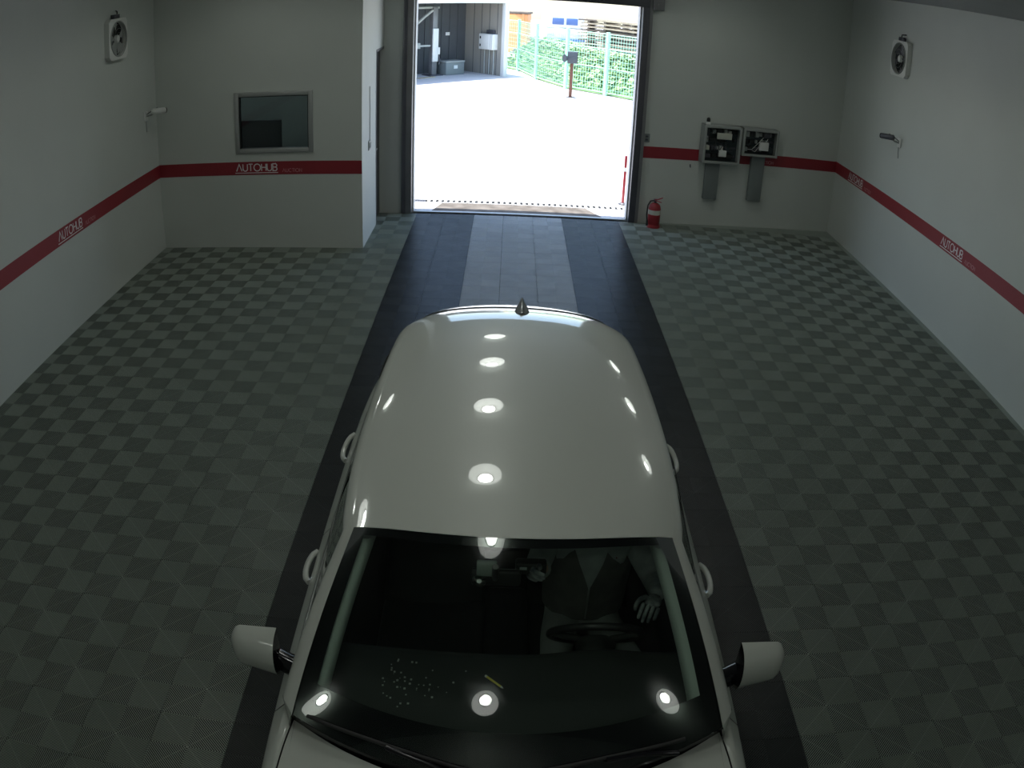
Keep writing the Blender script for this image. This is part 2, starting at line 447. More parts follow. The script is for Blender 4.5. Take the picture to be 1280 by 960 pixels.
# ------------------------------------------------------------------ floor of ribbed tiles
floor = struct('floor', MB().box((XL - T, YF - T, -.12), (XR + T, .10, -.024)), subfloor_shade_m)
def tile_geo(mb, ox, oy, mi=0, h=.0):
    """one 0.4 m tile: slab, diagonal ribs in four quarters, two crossing diagonals; rib tops at z = 0"""
    g = .0015; q = .2; pitch = .2 / 14.0; wt = pitch * .34; wb = pitch * .50; zt = h; zb = -.0023 + h
    x0, y0, x1, y1 = ox + g, oy + g, ox + .4 - g, oy + .4 - g
    mb.quad([(x0, y0, zb), (x1, y0, zb), (x1, y1, zb), (x0, y1, zb)], mi + 3)
    for e in (((x0, y0), (x1, y0)), ((x1, y0), (x1, y1)), ((x1, y1), (x0, y1)), ((x0, y1), (x0, y0))):
        mb.quad([(*e[0], zb - .018), (*e[1], zb - .018), (*e[1], zb), (*e[0], zb)], mi)
    for qx in (0, 1):
        for qy in (0, 1):
            slash = (qx + qy) % 2 == 1      # upper-left and lower-right quarters lean like /
            bx, by = ox + qx * q, oy + qy * q
            n = 14
            xl, xh = (g, q) if (qx == 0) == slash else (0, q - g)
            yl, yh = (g, q) if qy == 0 else (0, q - g)
            for k in range(-n, n):
                c = (k + .5) * pitch                     # line  y - x = c  (mirrored for the other lean)
                def seg(cc):
                    a0 = max(xl, yl - cc); a1 = min(xh, yh - cc)
                    if a1 - a0 < .001: return None
                    return [(a0, a0 + cc), (a1, a1 + cc)]
                L = [seg(c - wb / 2), seg(c - wt / 2), seg(c + wt / 2), seg(c + wb / 2)]
                if not all(L): continue
                zz = (zb, zt, zt, zb)
                for i in range(3):
                    pts = [(*L[i][0], zz[i]), (*L[i][1], zz[i]), (*L[i + 1][1], zz[i + 1]), (*L[i + 1][0], zz[i + 1])]
                    if slash: P = [(bx + a_, by + b_, z_) for a_, b_, z_ in pts]
                    else: P = [(bx + q - a_, by + b_, z_) for a_, b_, z_ in pts][::-1]
                    mb.quad(P, mi)
    w = .0011
    for a, b in (((x0, y0), (x1, y1)), ((x1, y0), (x0, y1))):
        d = Vector((b[0] - a[0], b[1] - a[1])).normalized(); nn = Vector((-d.y, d.x)) * w
        mb.quad([(a[0] - nn.x, a[1] - nn.y, zt + .0003), (b[0] - nn.x, b[1] - nn.y, zt + .0003), (b[0] + nn.x, b[1] + nn.y, zt + .0003), (a[0] + nn.x, a[1] + nn.y, zt + .0003)], mi)
# open-grid shade painted into the slab: near-black subfloor between the ribs

TM = [grey_tile_m, black_tile_m, pale_tile_m, subfloor_shade_m]
protos = []
for kind in range(3):
    mb = MB(); tile_geo(mb, -.2, -.2, 0)
    mb.m = [1 if q == 3 else 0 for q in mb.m]
    protos.append(mb.mesh('floor_tile', [TM[kind], subfloor_shade_m]))
tiles = []
for iy in range(0, 31):
    for ix in range(-12, 12):
        x0 = -.2 + .4 * ix; y1 = -.4 * iy + .0; cx, cy = x0 + .2, y1 - .2     # tile columns centred on the drive lane
        if cx < XL + .0 or cx > XR + .0: continue
        if cx < XBOX - .3 and cy > YBOX + .3: continue
        kind = 2 if abs(cx) < .61 else 1 if abs(cx) < 1.41 else 0
        pts = [project((cx + a, cy + b, 0)) for a, b in ((-.2, -.2), (.2, -.2), (.2, .2), (-.2, .2))]
        area = 0
        if all(p[2] > .3 for p in pts):
            area = abs(sum(pts[i][0] * pts[(i + 1) % 4][1] - pts[(i + 1) % 4][0] * pts[i][1] for i in range(4))) / 2
            mx = sum(p[0] for p in pts) / 4; my = sum(p[1] for p in pts) / 4
            if not (-30 < mx < 1310 and -20 < my < 990): area = 0
            if abs(cx + .09) < .8 and -10.8 < cy < -5.2: area = 0       # under the car
        tiles.append((area, cx, cy, kind))
tiles.sort(key=lambda t: -t[0])
for a, cx, cy, kind in tiles[:300]:
    o = bpy.data.objects.new('floor_tile', protos[kind]); C.objects.link(o); o.parent = floor; o.location = (cx, cy, 0)
mb = MB()
for a, cx, cy, kind in tiles[300:]:
    n0 = len(mb.m)
    tile_geo(mb, cx - .2, cy - .2, 0)
    for i in range(n0, len(mb.m)): mb.m[i] = 3 if mb.m[i] == 3 else kind
tag(mb.build('floor_tile_field', TM, floor), kind='stuff')
# rims of cut tiles along the walls are closed by a plain dark edging strip
struct('trim_9', MB().box((XL, YF, -.02), (XL + .1, YBOX, -.003)).box((XR - .1, YF, -.02), (XR, yw(XR), -.003)), grey_tile_m)
mb = MB(); prism(mb, [(1.66, -.02), (XR, -.02), (XR, yw(XR)), (1.66, yw(1.66))], -.02, -.004); struct('trim_10', mb, grey_tile_m)

# ------------------------------------------------------------------ ceiling lamps
def make_lamp(label):
    t = thing('ceiling_lamp', label, 'lamp', (0, 0, 0), 0, 'round lamps hanging in rows under the ceiling')
    # wide shallow reflector, disc light painted on as emission, with a recessed led disc
    MB().lathe([(.095, .075), (.106, .068), (.15, .035), (.195, .0), (.200, .0), (.200, .012), (.155, .048), (.105, .08)], 28, caps=False).build('reflector', bowl_m, t)
    MB().lathe([(.001, .072), (.093, .072)], 28, caps=False).build('disc', lamp_m, t)
    MB().lathe([(.093, .066), (.102, .066), (.102, .074), (.093, .074)], 28, caps=False).build('ring', dark_steel_m, t)
    MB().lathe([(.105, .08), (.105, .10)], 20).build('housing', steel_m, t)
    return t
LAMP_Z = ZC - .10
rows_l = [('left row', -2.95, [-11.1, -6.4, -3.0]), ('middle row', -.38, [-11.6, -9.6, -8.05, -6.5, -4.95, -3.4, -1.85]), ('right row', 2.45, [-11.1, -5.2, -3.3, -1.4])]
ordn = ['first', 'second', 'third', 'fourth', 'fifth', 'sixth', 'seventh']
proto = None
for rn, lx, ys in rows_l:
    for k, ly in enumerate(ys):
        lab = 'round ceiling lamp, %s in the %s counted towards the doorway' % (ordn[k], rn)
        if proto is None: proto = make_lamp(lab); o = proto
        else: o = copy_tree(proto); o['label'] = lab
        o.location = (lx, ly, LAMP_Z)

# ------------------------------------------------------------------ wall fans
def wall_fan(label, loc, rotz, turn, bm_):
    t = thing('wall_fan', label, 'fan', loc, rotz, 'square fans high on the side walls')
    s = .235; d = .065; n = 32
    # square housing with a round opening, front plate built as a ring of quads
    mb = MB(); r = .20
    for k in range(n):
        a0, a1 = 2 * PI * k / n + PI / n, 2 * PI * (k + 1) / n + PI / n
        def sq(a):
            c, q = math.cos(a), math.sin(a); m = max(abs(c), abs(q)); return (c / m * s, q / m * s)
        p0, p1 = sq(a0), sq(a1)
        c0, c1 = (r * math.cos(a0), r * math.sin(a0)), (r * math.cos(a1), r * math.sin(a1))
        mb.quad([(c0[0], -d, c0[1]), (c1[0], -d, c1[1]), (p1[0], -d, p1[1]), (p0[0], -d, p0[1])])
        mb.quad([(p0[0], -d, p0[1]), (p1[0], -d, p1[1]), (p1[0], 0, p1[1]), (p0[0], 0, p0[1])])
        mb.quad([(c0[0], -d, c0[1]), (c0[0], -.02, c0[1]), (c1[0], -.02, c1[1]), (c1[0], -d, c1[1])])
    mb.build('housing', white_m, t)
    MB().lathe([(.001, -.02), (.2, -.02)], n, axis=(0, 1, 0), caps=False).build('back_plate', dblack_m, t)
    MB().lathe([(.197, -d - .012), (.208, -d - .012), (.208, -d + .01), (.197, -d + .01)], n, axis=(0, 1, 0), caps=False).build('rim', panel_m, t)
    MB().lathe([(.05, -d + .04), (.05, -d + .012), (.035, -d)], 16, axis=(0, 1, 0)).build('hub', white_m, t)
    for b in range(5):
        a = turn + 2 * PI * b / 5; rows = []
        for j in range(6):
            rr = lerp(.045, .185, j / 5); w = lerp(.25, .42, j / 5)
            rows.append([(rr * math.cos(a + q * w), -d + .030 - .016 * q, rr * math.sin(a + q * w)) for q in (-1, -.3, .3, 1)])
        MB().grid(rows).build('blade', bm_, t)
    for g in range(3):
        MB().tube([(x, -d - .008, z) for x, z in arc(0, 0, .07 + .05 * g, 0, 350, 24)], .002, 4, closed=True).build('guard_ring', panel_m, t)
    MB().box((-.08, -d * .9, s), (.06, -.01, s + .05), bev=.008).build('pull_box', dark_steel_m, t)
    MB().tube([(.0, -.05, s + .05), (.0, -.05, s + .08), (.05, -.01, s + .09)], .008, 6).build('cable', black_m, t)
    return t
wall_fan('square white wall fan high on the left wall above the camera', (XL, -2.75, 2.84), PI / 2, .4, panel_m)
wall_fan('square white wall fan high on the right wall above the camera', (XR, -1.50, 2.90), -PI / 2, 1.1, dark_steel_m)

# ------------------------------------------------------------------ wall cameras
def wall_camera(label, loc, rotz, yaw, hm):
    t = thing('wall_camera', label, 'camera', loc, rotz, 'small bullet cameras on the side walls')
    MB().box((-.05, -.02, -.06), (.05, 0, .06), bev=.008).build('wall_plate', white_m, t)
    MB().tube([(0, -.02, 0), (0, -.08, .01), (yaw * .04, -.14, .05)], .012, 8).build('arm', panel_m, t)
    p0 = Vector((-yaw * .05, -.12, .06)); p1 = Vector((yaw * .17, -.24, .035)); d = (p1 - p0).normalized()
    b = MB().lathe([(.02, 0), (.036, .015), (.036, .2), (.030, .205)], 16, p0, d).build('housing', hm, t)
    MB().lathe([(.034, 0), (.034, .012), (.012, .014)], 16, p0 + d * .203, d).build('lens', dblack_m, b)
    MB().tube([(0, -.02, .02), (0, -.09, .06), (yaw * .05, -.15, .09)], .006, 6).build('lead', dark_steel_m, t)
    MB().tube([(0, -.015, -.06), (0, -.012, -.12), (.01, -.006, -.2)], .006, 6).build('cable', panel_m, t)
    return t
wall_camera('small white bullet camera on the left wall beside the booth corner', (XL, -1.95, 1.80), PI / 2, 1, white_m)
wall_camera('small bullet camera on the right wall under the fan', (XR, -1.70, 1.83), -PI / 2, -1, dark_steel_m)

# ------------------------------------------------------------------ control panels on the end wall
def on_end(x): return (x, yw(x), 0)
def panel_box(label, x0, x1, z0, z1, n_parts, seed):
    rnd = random.Random(seed); w = x1 - x0; h = z1 - z0; d = .16; f = .035
    t = thing('control_box', label, 'control box', (x0, yw(x0), z0), ra, 'open control boxes on the end wall')
    MB().box((0, -.02, 0), (w, 0, h)).box((0, -d, 0), (.012, 0, h)).box((w - .012, -d, 0), (w, 0, h)).box((0, -d, 0), (w, 0, .012)).box((0, -d, h - .012), (w, 0, h)).build('housing', panel_m, t)
    MB().box((0, -d - .012, 0), (f, -d, h), bev=.003).box((w - f, -d - .012, 0), (w, -d, h), bev=.003).box((f, -d - .012, 0), (w - f, -d, f), bev=.003).box((f, -d - .012, h - f), (w - f, -d, h), bev=.003).build('frame', panel_m, t)
    MB().box((.014, -.03, .014), (w - .014, -.02, h - .014)).build('mounting_plate', teal_m, t)
    # parts arranged on rails
    rails = 4 if h > .45 else 3
    for r in range(rails):
        zc = f + (h - 2 * f) * (r + .5) / rails
        MB().box((f, -.04, zc - .012), (w - f, -.03, zc + .012)).build('rail', dark_steel_m, t)
        x = f + rnd.uniform(.0, .03)
        while x < w - f - .04:
            bw = rnd.choice((.03, .04, .05, .07, .1)); bh = rnd.uniform(.045, .085)
            if x + bw > w - f: break
            mm = rnd.choice((black_m, duct_m, teal_m, panel_m, panel_m, pale_m, white_m) if bw < .06 else (black_m, black_m, teal_m, dark_steel_m))
            MB().box((x, -rnd.uniform(.07, .12), zc - bh / 2), (x + bw, -.04, zc + bh / 2), bev=.003).build(rnd.choice(('breaker', 'relay', 'contactor')), mm, t)
            x += bw + rnd.uniform(.004, .03)
    for k in range(7):
        xa, xb = rnd.uniform(f + .02, w - f - .02), rnd.uniform(f + .02, w - f - .02); za, zb2 = rnd.uniform(.06, h - .06), rnd.uniform(.06, h - .06)
        MB().tube([(xa, -.09, za), (lerp(xa, xb, .3), -.125, lerp(za, zb2, .2) - .03), (lerp(xa, xb, .7), -.125, lerp(za, zb2, .8) - .03), (xb, -.09, zb2)], .004, 5).build('wire', rnd.choice((black_m, dark_steel_m, white_m)), t)
    return t
p1 = panel_box('open grey control box full of breakers, left of the two', 2.47, 3.03, .945, 1.49, 20, 3)
MB().box((.20, -.145, .35), (.42, -.12, .44), bev=.004).build('label_plate', pale_m, p1)
MB().box((.25, -.145, .10), (.36, -.10, .19), bev=.004).build('drive_unit', white_m, p1)
p2 = panel_box('open grey control box with a white meter, right of the two', 3.05, 3.60, 1.09, 1.49, 14, 9)
MB().box((.27, -.15, .09), (.41, -.11, .21), bev=.005).build('meter', white_m, p2)
def duct(label, x0, x1, z0, z1):
    t = thing('cable_duct', label, 'cable duct', (x0, yw(x0), z0), ra, 'grey ducts under the control boxes')
    w = x1 - x0; h = z1 - z0
    MB().box((0, -.07, 0), (w, -.004, h), bev=.003).build('trunking', duct_m, t)
    MB().box((-.004, -.078, 0), (w + .004, -.07, h), bev=.003).build('cover', duct_m, t)
    MB().box((.02, -.06, -.004), (w - .02, -.01, 0)).build('open_end', dblack_m, t)
duct('short grey duct below the left control box', 2.575, 2.77, .40, .944)
duct('longer grey duct below the right control box', 3.25, 3.45, .41, 1.089)
bl = thing('beacon_lamp', 'small white beacon with dark cap on the left control box', 'beacon', (2.55, yw(2.55) - .08, 1.49), ra)
MB().lathe([(.035, 0), (.035, .03), (.028, .035)], 16).build('base', white_m, bl)
MB().lathe([(.026, .035), (.026, .075), (.018, .09), (.002, .095)], 16).build('cap', black_m, bl)
sp = thing('switch_plate', 'grey switch plate beside the doorway jamb', 'switch', (1.70, yw(1.70), 1.22), ra)
MB().box((-.045, -.012, -.06), (.045, 0, .06), bev=.004).build('plate', duct_m, sp)
for k in (-.022, .022): MB().box((-.02, -.018, k - .014), (.02, -.012, k + .014), bev=.002).build('button', dark_steel_m, sp)
hk = thing('wall_hook', 'tiny dark hook below the red band beside the left control box', 'hook', (2.36, yw(2.36), .86), ra)
MB().box((-.008, -.006, -.02), (.008, 0, .02)).build('plate', dark_steel_m, hk)
MB().tube([(0, -.006, .01), (0, -.03, 0), (0, -.03, -.02), (0, -.02, -.03)], .004, 6).build('prong', dark_steel_m, hk)
ls = thing('light_switch', 'pale light switch on the booth side wall', 'switch', (XBOX, -1.10, 1.19), -PI / 2)
ls.rotation_euler = (0, 0, PI / 2)
MB().box((-.06, -.014, -.06), (.06, 0, .06), bev=.004).build('plate', panel_m, ls)
for k in (-.025, .025): MB().box((k - .018, -.022, -.035), (k + .018, -.014, .035), bev=.003).build('rocker', duct_m, ls)
MB().tube([(.03, -.008, .06), (.03, -.008, .5), (.01, -.008, .58), (.01, -.008, .75)], .005, 6).build('cable', panel_m, ls)

# ------------------------------------------------------------------ fire extinguisher
fe = thing('fire_extinguisher', 'red fire extinguisher with cream label beside the doorway', 'extinguisher', (1.865, -.17, .0))
MB().lathe([(.075, .012), (.086, .03), (.086, .27), (.074, .315), (.04, .345), (.022, .352)], 24).build('cylinder', red_paint_m, fe)
MB().lathe([(.094, 0), (.094, .028), (.084, .05)], 24).build('foot_ring', red_paint_m, fe)
MB().lathe([(.0872, .19), (.0872, .255)], 24, caps=False).build('label_band', pale_m, fe)
MB().cyl((0, 0, .35), (0, 0, .39), .018).box((-.02, -.03, .375), (.02, .03, .40), bev=.004).build('valve', dark_steel_m, fe)
MB().tube([(-.01, -.02, .40), (.03, -.06, .415), (.08, -.10, .45)], .008, 6).build('lever', red_paint_m, fe)
MB().tube([(-.01, -.02, .385), (.03, -.06, .385), (.07, -.09, .38)], .007, 6).build('carry_handle', red_paint_m, fe)
MB().tube([(-.02, .0, .38), (-.07, -.02, .375), (-.105, -.03, .31), (-.11, -.03, .18), (-.10, -.04, .09)], .011, 8).cyl((-.10, -.04, .11), (-.10, -.045, .03), .013, r1=.018).build('hose', black_m, fe)

# ------------------------------------------------------------------ yard outside
struct('ground', MB().box((-40, .24, -.12), (40, 70, -.012)), concrete_m)
# stained ramp at the threshold
mb = MB(); prism(mb, [(-1.10, .60), (-1.22, .14), (1.20, .14), (.98, .60)], -.012, -.002); tag(mb.build('threshold_mat', stain_m), 'worn brown strip lying across the doorway threshold', 'mat')
tag(MB().box((-1.60, .10, -.11), (1.66, .26, -.008)).build('threshold_slab', concrete_m), kind='structure')
dg = thing('drain_grate', 'long slotted drain cover across the doorway', 'drain', (0, .70, -.012))
MB().box((-1.6, -.075, -.002), (1.7, .075, .002)).build('channel', dblack_m, dg)
MB().box((-1.6, -.085, 0), (1.7, -.065, .012)).box((-1.6, .065, 0), (1.7, .085, .012)).build('rim', concrete_m, dg)
bar = MB().box((-.021, -.065, .002), (.021, .065, .012)).mesh('bar', mat('pale_grate', (.6, .6, .6), .6))
for k in range(37):
    o = bpy.data.objects.new('bar', bar); C.objects.link(o); o.parent = dg; o.location = (-1.30 + .082 * k, 0, 0)
bar2 = MB().box((-.012, -.055, .002), (.012, .055, .010)).mesh('bar', dark_steel_m)
for k in range(7):
    o = bpy.data.objects.new('bar', bar2); C.objects.link(o); o.parent = dg; o.location = (-1.58 + .036 * k, 0, 0)
# red marker pole outside the right jamb
rp = thing('marker_pole', 'thin red marker pole just outside the doorway', 'pole', (1.58, 1.0, -.012))
MB().cyl((0, 0, .02), (0, 0, .76), .022, 12).build('shaft', red_paint_m, rp)
MB().lathe([(.07, 0), (.07, .012), (.03, .03)], 16).build('base', dark_steel_m, rp)
MB().lathe([(.0235, .52), (.0235, .58)], 12, caps=False).build('reflective_band', white_m, rp)

# garage opposite, seen at an angle
GA = math.atan2(.67, .74)
gx, gy = -.47, 17.95                       # right front corner of its opening
ga = bpy.data.objects.new('garage', None); C.objects.link(ga); ga.location = (gx, gy, -.012); ga.rotation_euler = (0, 0, GA)
tag(ga, 'open grey garage bay across the yard', 'garage')
GW, GD, GH = 6.0, 2.1, 2.62                # local x to the left is negative, y into the bay
MB().box((-GW, GD, 0), (.1, GD + .1, 2.95)).build('back_wall', garage_m, ga)
MB().box((-.02, .1, 0), (.1, GD, 2.95)).build('side_wall', garage_pale_m, ga)
MB().box((-GW - .1, 0, 0), (-GW, GD, 2.95)).build('side_wall', garage_pale_m, ga)
MB().box((-.04, -.06, 0), (.13, .12, 2.95), bev=.01).build('pillar', white_m, ga)
MB().box((-GW, -.06, GH), (-.04, .12, 2.95), bev=.01).build('lintel', white_m, ga)
MB().box((-GW, .12, 2.85), (.1, GD + .1, 2.95)).build('roof', garage_m, ga)
for k in range(14):
    MB().box((-.40 - .36 * k, GD - .03, 0), (-.34 - .36 * k, GD, 2.84)).build('cladding_rib', garage_m, ga)
for k in range(4):
    MB().box((-.028, .35 + .42 * k, 0), (-.02, .37 + .42 * k, 2.84)).build('panel_joint', garage_m, ga)
def inside(lx, ly):                       # garage local -> world
    c, s = math.cos(GA), math.sin(GA); return (gx + lx * c - ly * s, gy + lx * s + ly * c, -.012)
lf = thing('car_lift', 'grey two post car lift column in the garage bay', 'lift', inside(-1.93, 1.45), GA)
MB().box((-.10, -.10, .04), (.10, .10, 2.45), bev=.01).build('column', steel_m, lf)
MB().box((-.13, -.17, .50), (.10, -.10, 1.68), bev=.015).build('carriage', white_m, lf)
MB().box((-.28, -.25, 0), (.28, .25, .04), bev=.008).build('base_plate', dark_steel_m, lf)
MB().box((-1.6, -.05, 2.38), (.2, .05, 2.46), bev=.01).build('top_beam', panel_m, lf)
MB().tube([(-.15, -.12, 2.33), (-.5, -.14, 2.1), (-1.1, -.16, 1.65), (-1.5, -.16, 1.4)], .05, 8).build('brace', panel_m, lf)
MB().box((-1.5, -.30, 1.0), (-.75, -.22, 1.2), bev=.01).box((-.78, -.28, 1.06), (-.32, -.24, 1.12)).build('swing_arm', panel_m, lf)
MB().box((.12, -.14, .75), (.20, -.02, 1.0), bev=.01).build('motor_box', white_m, lf)
MB().tube([(.15, -.1, .75), (.2, -.15, .55), (.14, -.15, .4)], .02, 6).build('hose', dark_steel_m, lf)
cr = thing('storage_crate', 'grey storage crate with a white label in the garage', 'crate', inside(-1.15, 1.45), GA)
MB().box((-.40, -.26, 0), (.40, .26, .44), bev=.02).build('body', duct_m, cr)
MB().box((-.42, -.28, .44), (.42, .28, .50), bev=.015).build('lid', panel_m, cr)
MB().box((-.06, -.265, .22), (.10, -.26, .34)).build('label', white_m, cr)
eb = thing('meter_cabinet', 'white cabinet on the garage side wall with conduits below', 'cabinet', inside(-.02, .62), GA - PI / 2)
MB().box((-.42, -.24, .92), (.30, 0, 1.48), bev=.01).build('body', white_m, eb)
MB().box((-.40, -.25, .96), (.12, -.24, 1.45), bev=.004).build('door', white_m, eb)
for z in (1.02, 1.3): MB().box((-.36, -.26, z), (-.30, -.25, z + .09)).build('latch', black_m, eb)
for x in (-.3, -.05, .18): MB().cyl((x, -.06, 0), (x, -.06, .92), .025, 8).build('conduit', panel_m, eb)
MB().box((-.2, -.1, 1.48), (.2, -.02, 1.62), bev=.01).build('top_unit', dark_steel_m, eb)
s1 = thing('wall_sign', 'small white sign on the garage wall beside the lift', 'sign', inside(-1.45, GD - .03), GA)
MB().box((-.09, -.012, 1.38), (.09, 0, 1.55), bev=.004).build('plate', white_m, s1)
s2 = thing('wall_notice', 'small white notice near the garage corner', 'sign', inside(-.85, GD - .03), GA)
MB().box((-.09, -.012, 1.36), (.09, 0, 1.48), bev=.004).build('plate', white_m, s2)
fb = thing('timber_offcut', 'flat board lying on the garage floor', 'board', inside(-2.6, .9), GA + .1)
MB().box((-.35, -.08, 0), (.35, .08, .03), bev=.004).build('board', timber_m, fb)

# post with a speaker head
pp = thing('speaker_post', 'brown post with a dark box and round horn by the fence', 'post', (1.53, 13.1, -.012))
MB().box((-.045, -.045, 0), (.045, .045, 1.02), bev=.006).build('post', rust_m, pp)
MB().lathe([(.14, 0), (.14, .015)], 16).build('base', dark_steel_m, pp)
MB().box((-.13, -.11, 1.02), (.15, .11, 1.37), bev=.012).build('head_box', mat('slate_box', (.04, .05, .06), .5), pp)
MB().lathe([(.06, 0), (.075, .06), (.12, .11), (.125, .12)], 18, (-.12, -.05, 1.17), (-.9, -.4, 0)).build('horn', mat('slate_box', (0, 0, 0)), pp)

# green mesh fence in two runs
def fence_run(label, pts, group='green mesh fence panels'):
    a, b = Vector(pts[0]), Vector(pts[1]); L = (b - a).length; ang = math.atan2(b.y - a.y, b.x - a.x)
    t = thing('fence_panel', label, 'fence', (a.x, a.y, -.012), ang, group)
    H = 1.92
    MB().cyl((0, 0, 0), (0, 0, H + .06), .06, 10).build('post', green_m, t)
    for z in (.10, .85, 1.45, H): MB().cyl((0, 0, z), (L - .07, 0, z), .014, 6).build('rail', green_m, t)
    mb = MB(); n = int(L / .10)
    for k in range(1, n):
        x = L * k / n; mb.box((x - .004, -.004, .08), (x + .004, .004, H))
    z = .2
    while z < H: mb.box((0, -.004, z - .004), (L - .07, .004, z + .004)); z += .15
    tag(mb.build('wire_mesh', green_m, t), kind='stuff')
fp = [(-.9, 21.6), (.03, 20.0), (.62, 17.3), (1.50, 15.1), (2.62, 13.95), (3.75, 12.8), (4.9, 11.6)]
fl = ['farthest green fence panel, behind the garage corner', 'second farthest green fence panel from the garage', 'third green fence panel from the garage', 'green fence panel behind the speaker post', 'green fence panel right of the speaker post', 'nearest green fence panel beyond the right jamb']
for i in range(6): fence_run(fl[i], (fp[i], fp[i + 1]))
# planted bank beyond the fence
def along(t):
    t = min(.9999, t) * 6; i = int(t); f = t - i
    return lerp(fp[i][0], fp[i + 1][0], f), lerp(fp[i][1], fp[i + 1][1], f)
mb = MB(); rows = []
for i in range(14):
    r = []
    for j in range(26):
        u = -1.5 + 14 * j / 25; v = i / 13
        bx, by = along(j / 25)
        z = .03 + 1.0 * math.sin(v * PI * .6) * (.75 + .25 * math.sin(j * 1.7 + i)) * (1 if i > 0 else 0)
        r.append((bx + .07 + v * 2.6 * .8, by + .07 + v * 2.6 * .6, z - .02))
    rows.append(r)
bk = mb.grid(rows).build('planted_bank', bank_m); tag(bk, kind='structure')
lv = []; lf_ = []
rnd = random.Random(11)
mb = MB()
for k in range(5200):
    j = rnd.random(); v = rnd.random() ** .8
    bx, by = along(j)
    z = .03 + .95 * math.sin(v * PI * .6)
    p = Vector((bx + .12 + v * 2.08 + rnd.uniform(-.03, .1), by + .12 + v * 1.56, z + rnd.uniform(-.05, .16)))
    a = rnd.uniform(0, 2 * PI); s = rnd.uniform(.05, .13)
    e1 = Vector((math.cos(a), math.sin(a), rnd.uniform(-.3, .6))) * s; e2 = Vector((-math.sin(a), math.cos(a), rnd.uniform(-.2, .6))) * s * .5
    mb.quad([p - e1, p - e2, p + e1, p + e2])
tag(mb.build('ivy_leaves', leaf_m), 'green leafy ground cover behind the mesh fence', 'foliage', kind='stuff')

# timber stacks and odds and ends beyond the bank
def timber_stack(label, loc, ang, n_lay, n_row, L, dark):
    t = thing('timber_stack', label, 'timber', loc, ang, 'timber stacks beyond the fence')
    me = MB().box((-L / 2, -.07, 0), (L / 2, .07, .06)).mesh('plank', timber_m)
    me2 = MB().box((-L / 2, -.07, 0), (L / 2, .07, .06)).mesh('plank', timber2_m)
    bt = MB().box((-.05, -.45, 0), (.05, .45, .07)).mesh('bearer', timber2_m)
    rr = random.Random(n_lay * 7 + dark)
    for k in range(n_lay):
        for q in (-.4, 0, .4):
            o = bpy.data.objects.new('bearer', bt); C.objects.link(o); o.parent = t; o.location = (q * L, 0, .15 * k)
        for j in range(n_row):
            o = bpy.data.objects.new('plank', me2 if rr.random() < .3 + .3 * dark else me); C.objects.link(o); o.parent = t
            o.location = (rr.uniform(-.1, .1), -.4 + .8 * j / (n_row - 1), .07 + .15 * k)
timber_stack('long stack of planks behind the middle of the fence', (4.5, 20.3, 0), -.80, 14, 5, 3.4, 0)
timber_stack('tall stack of pale planks nearest the right jamb', (7.6, 18.0, 0), -.80, 15, 5, 2.6, 0)
timber_stack('low stack of dark planks farther back in the yard', (4.6, 24.8, 0), -.5, 13, 5, 4.0, 1)
sk = thing('orange_skip', 'orange skip standing far behind the garage corner', 'skip', (-.15, 29.0, 0), -.2)
MB().box((-.7, -.5, .0), (.7, .5, 1.9), bev=.04).build('tub', orange_m, sk)
MB().box((-.75, -.55, 1.9), (.75, .55, 2.0), bev=.02).build('rim', timber2_m, sk)
for s in (-.5, .5): MB().box((s - .05, -.53, .1), (s + .05, -.5, 1.9)).build('rib', orange_m, sk)
tk = thing('blue_truck', 'blue and white truck parked far beyond the fence', 'truck', (2.2, 31.0, 0), .1)
MB().box((-1.0, -.9, .5), (1.0, .9, 1.2), bev=.08).build('cab_lower', white_m, tk)
MB().box((-.95, -.8, 1.2), (.95, .8, 1.95), bev=.12).build('cab_upper', white_m, tk)
for s_ in (-.62, .06): MB().box((s_, -.83, 1.40), (s_ + .56, -.80, 1.74), bev=.02).build('windscreen_pane', blue_m, tk)
MB().box((-1.0, -.95, .45), (1.0, -.9, .7), bev=.02).build('bumper', blue_m, tk)
for s in (-.75, .75): MB().lathe([(.36, -.12), (.36, .12)], 20, (s, -.5, .36), (1, 0, 0)).build('wheel', rubber_m, tk)
for s in (-.7, .7): MB().box((s - .16, -.94, .8), (s + .16, -.9, .98), bev=.02).build('headlight', head_m, tk)
for i, (x, y, w, h, a, m_, lab) in enumerate(((1.0, 25.5, 1.6, .35, .3, timber2_m, 'heap of dark scrap beams left of the timber'), (.5, 23.6, 1.2, .3, -.4, steel_m, 'heap of grey scrap metal behind the far fence panel'), (3.4, 28.5, 2.2, .3, .2, timber2_m, 'heap of dark scrap beams in front of the far truck'), (5.6, 30.0, 2.4, .3, -.2, dark_steel_m, 'heap of dark scrap beams at the far right of the yard'), (.9, 32.5, 1.8, .3, .1, rust_m, 'heap of rusty scrap beams beside the orange skip'))):
    t = thing('scrap_heap', lab, 'scrap', (x, y, 0), a)
    for k in range(12):
        o = MB().box((-w / 2, -.05, 0), (w / 2, .05, .1)).build('beam', (m_, timber_m, steel_m)[k % 3], t)
        o.location = (rnd.uniform(-.3, .3), rnd.uniform(-.5, .5), .1 * (k // 2)); o.rotation_euler = (0, rnd.uniform(-.1, .1), rnd.uniform(-.5, .5))

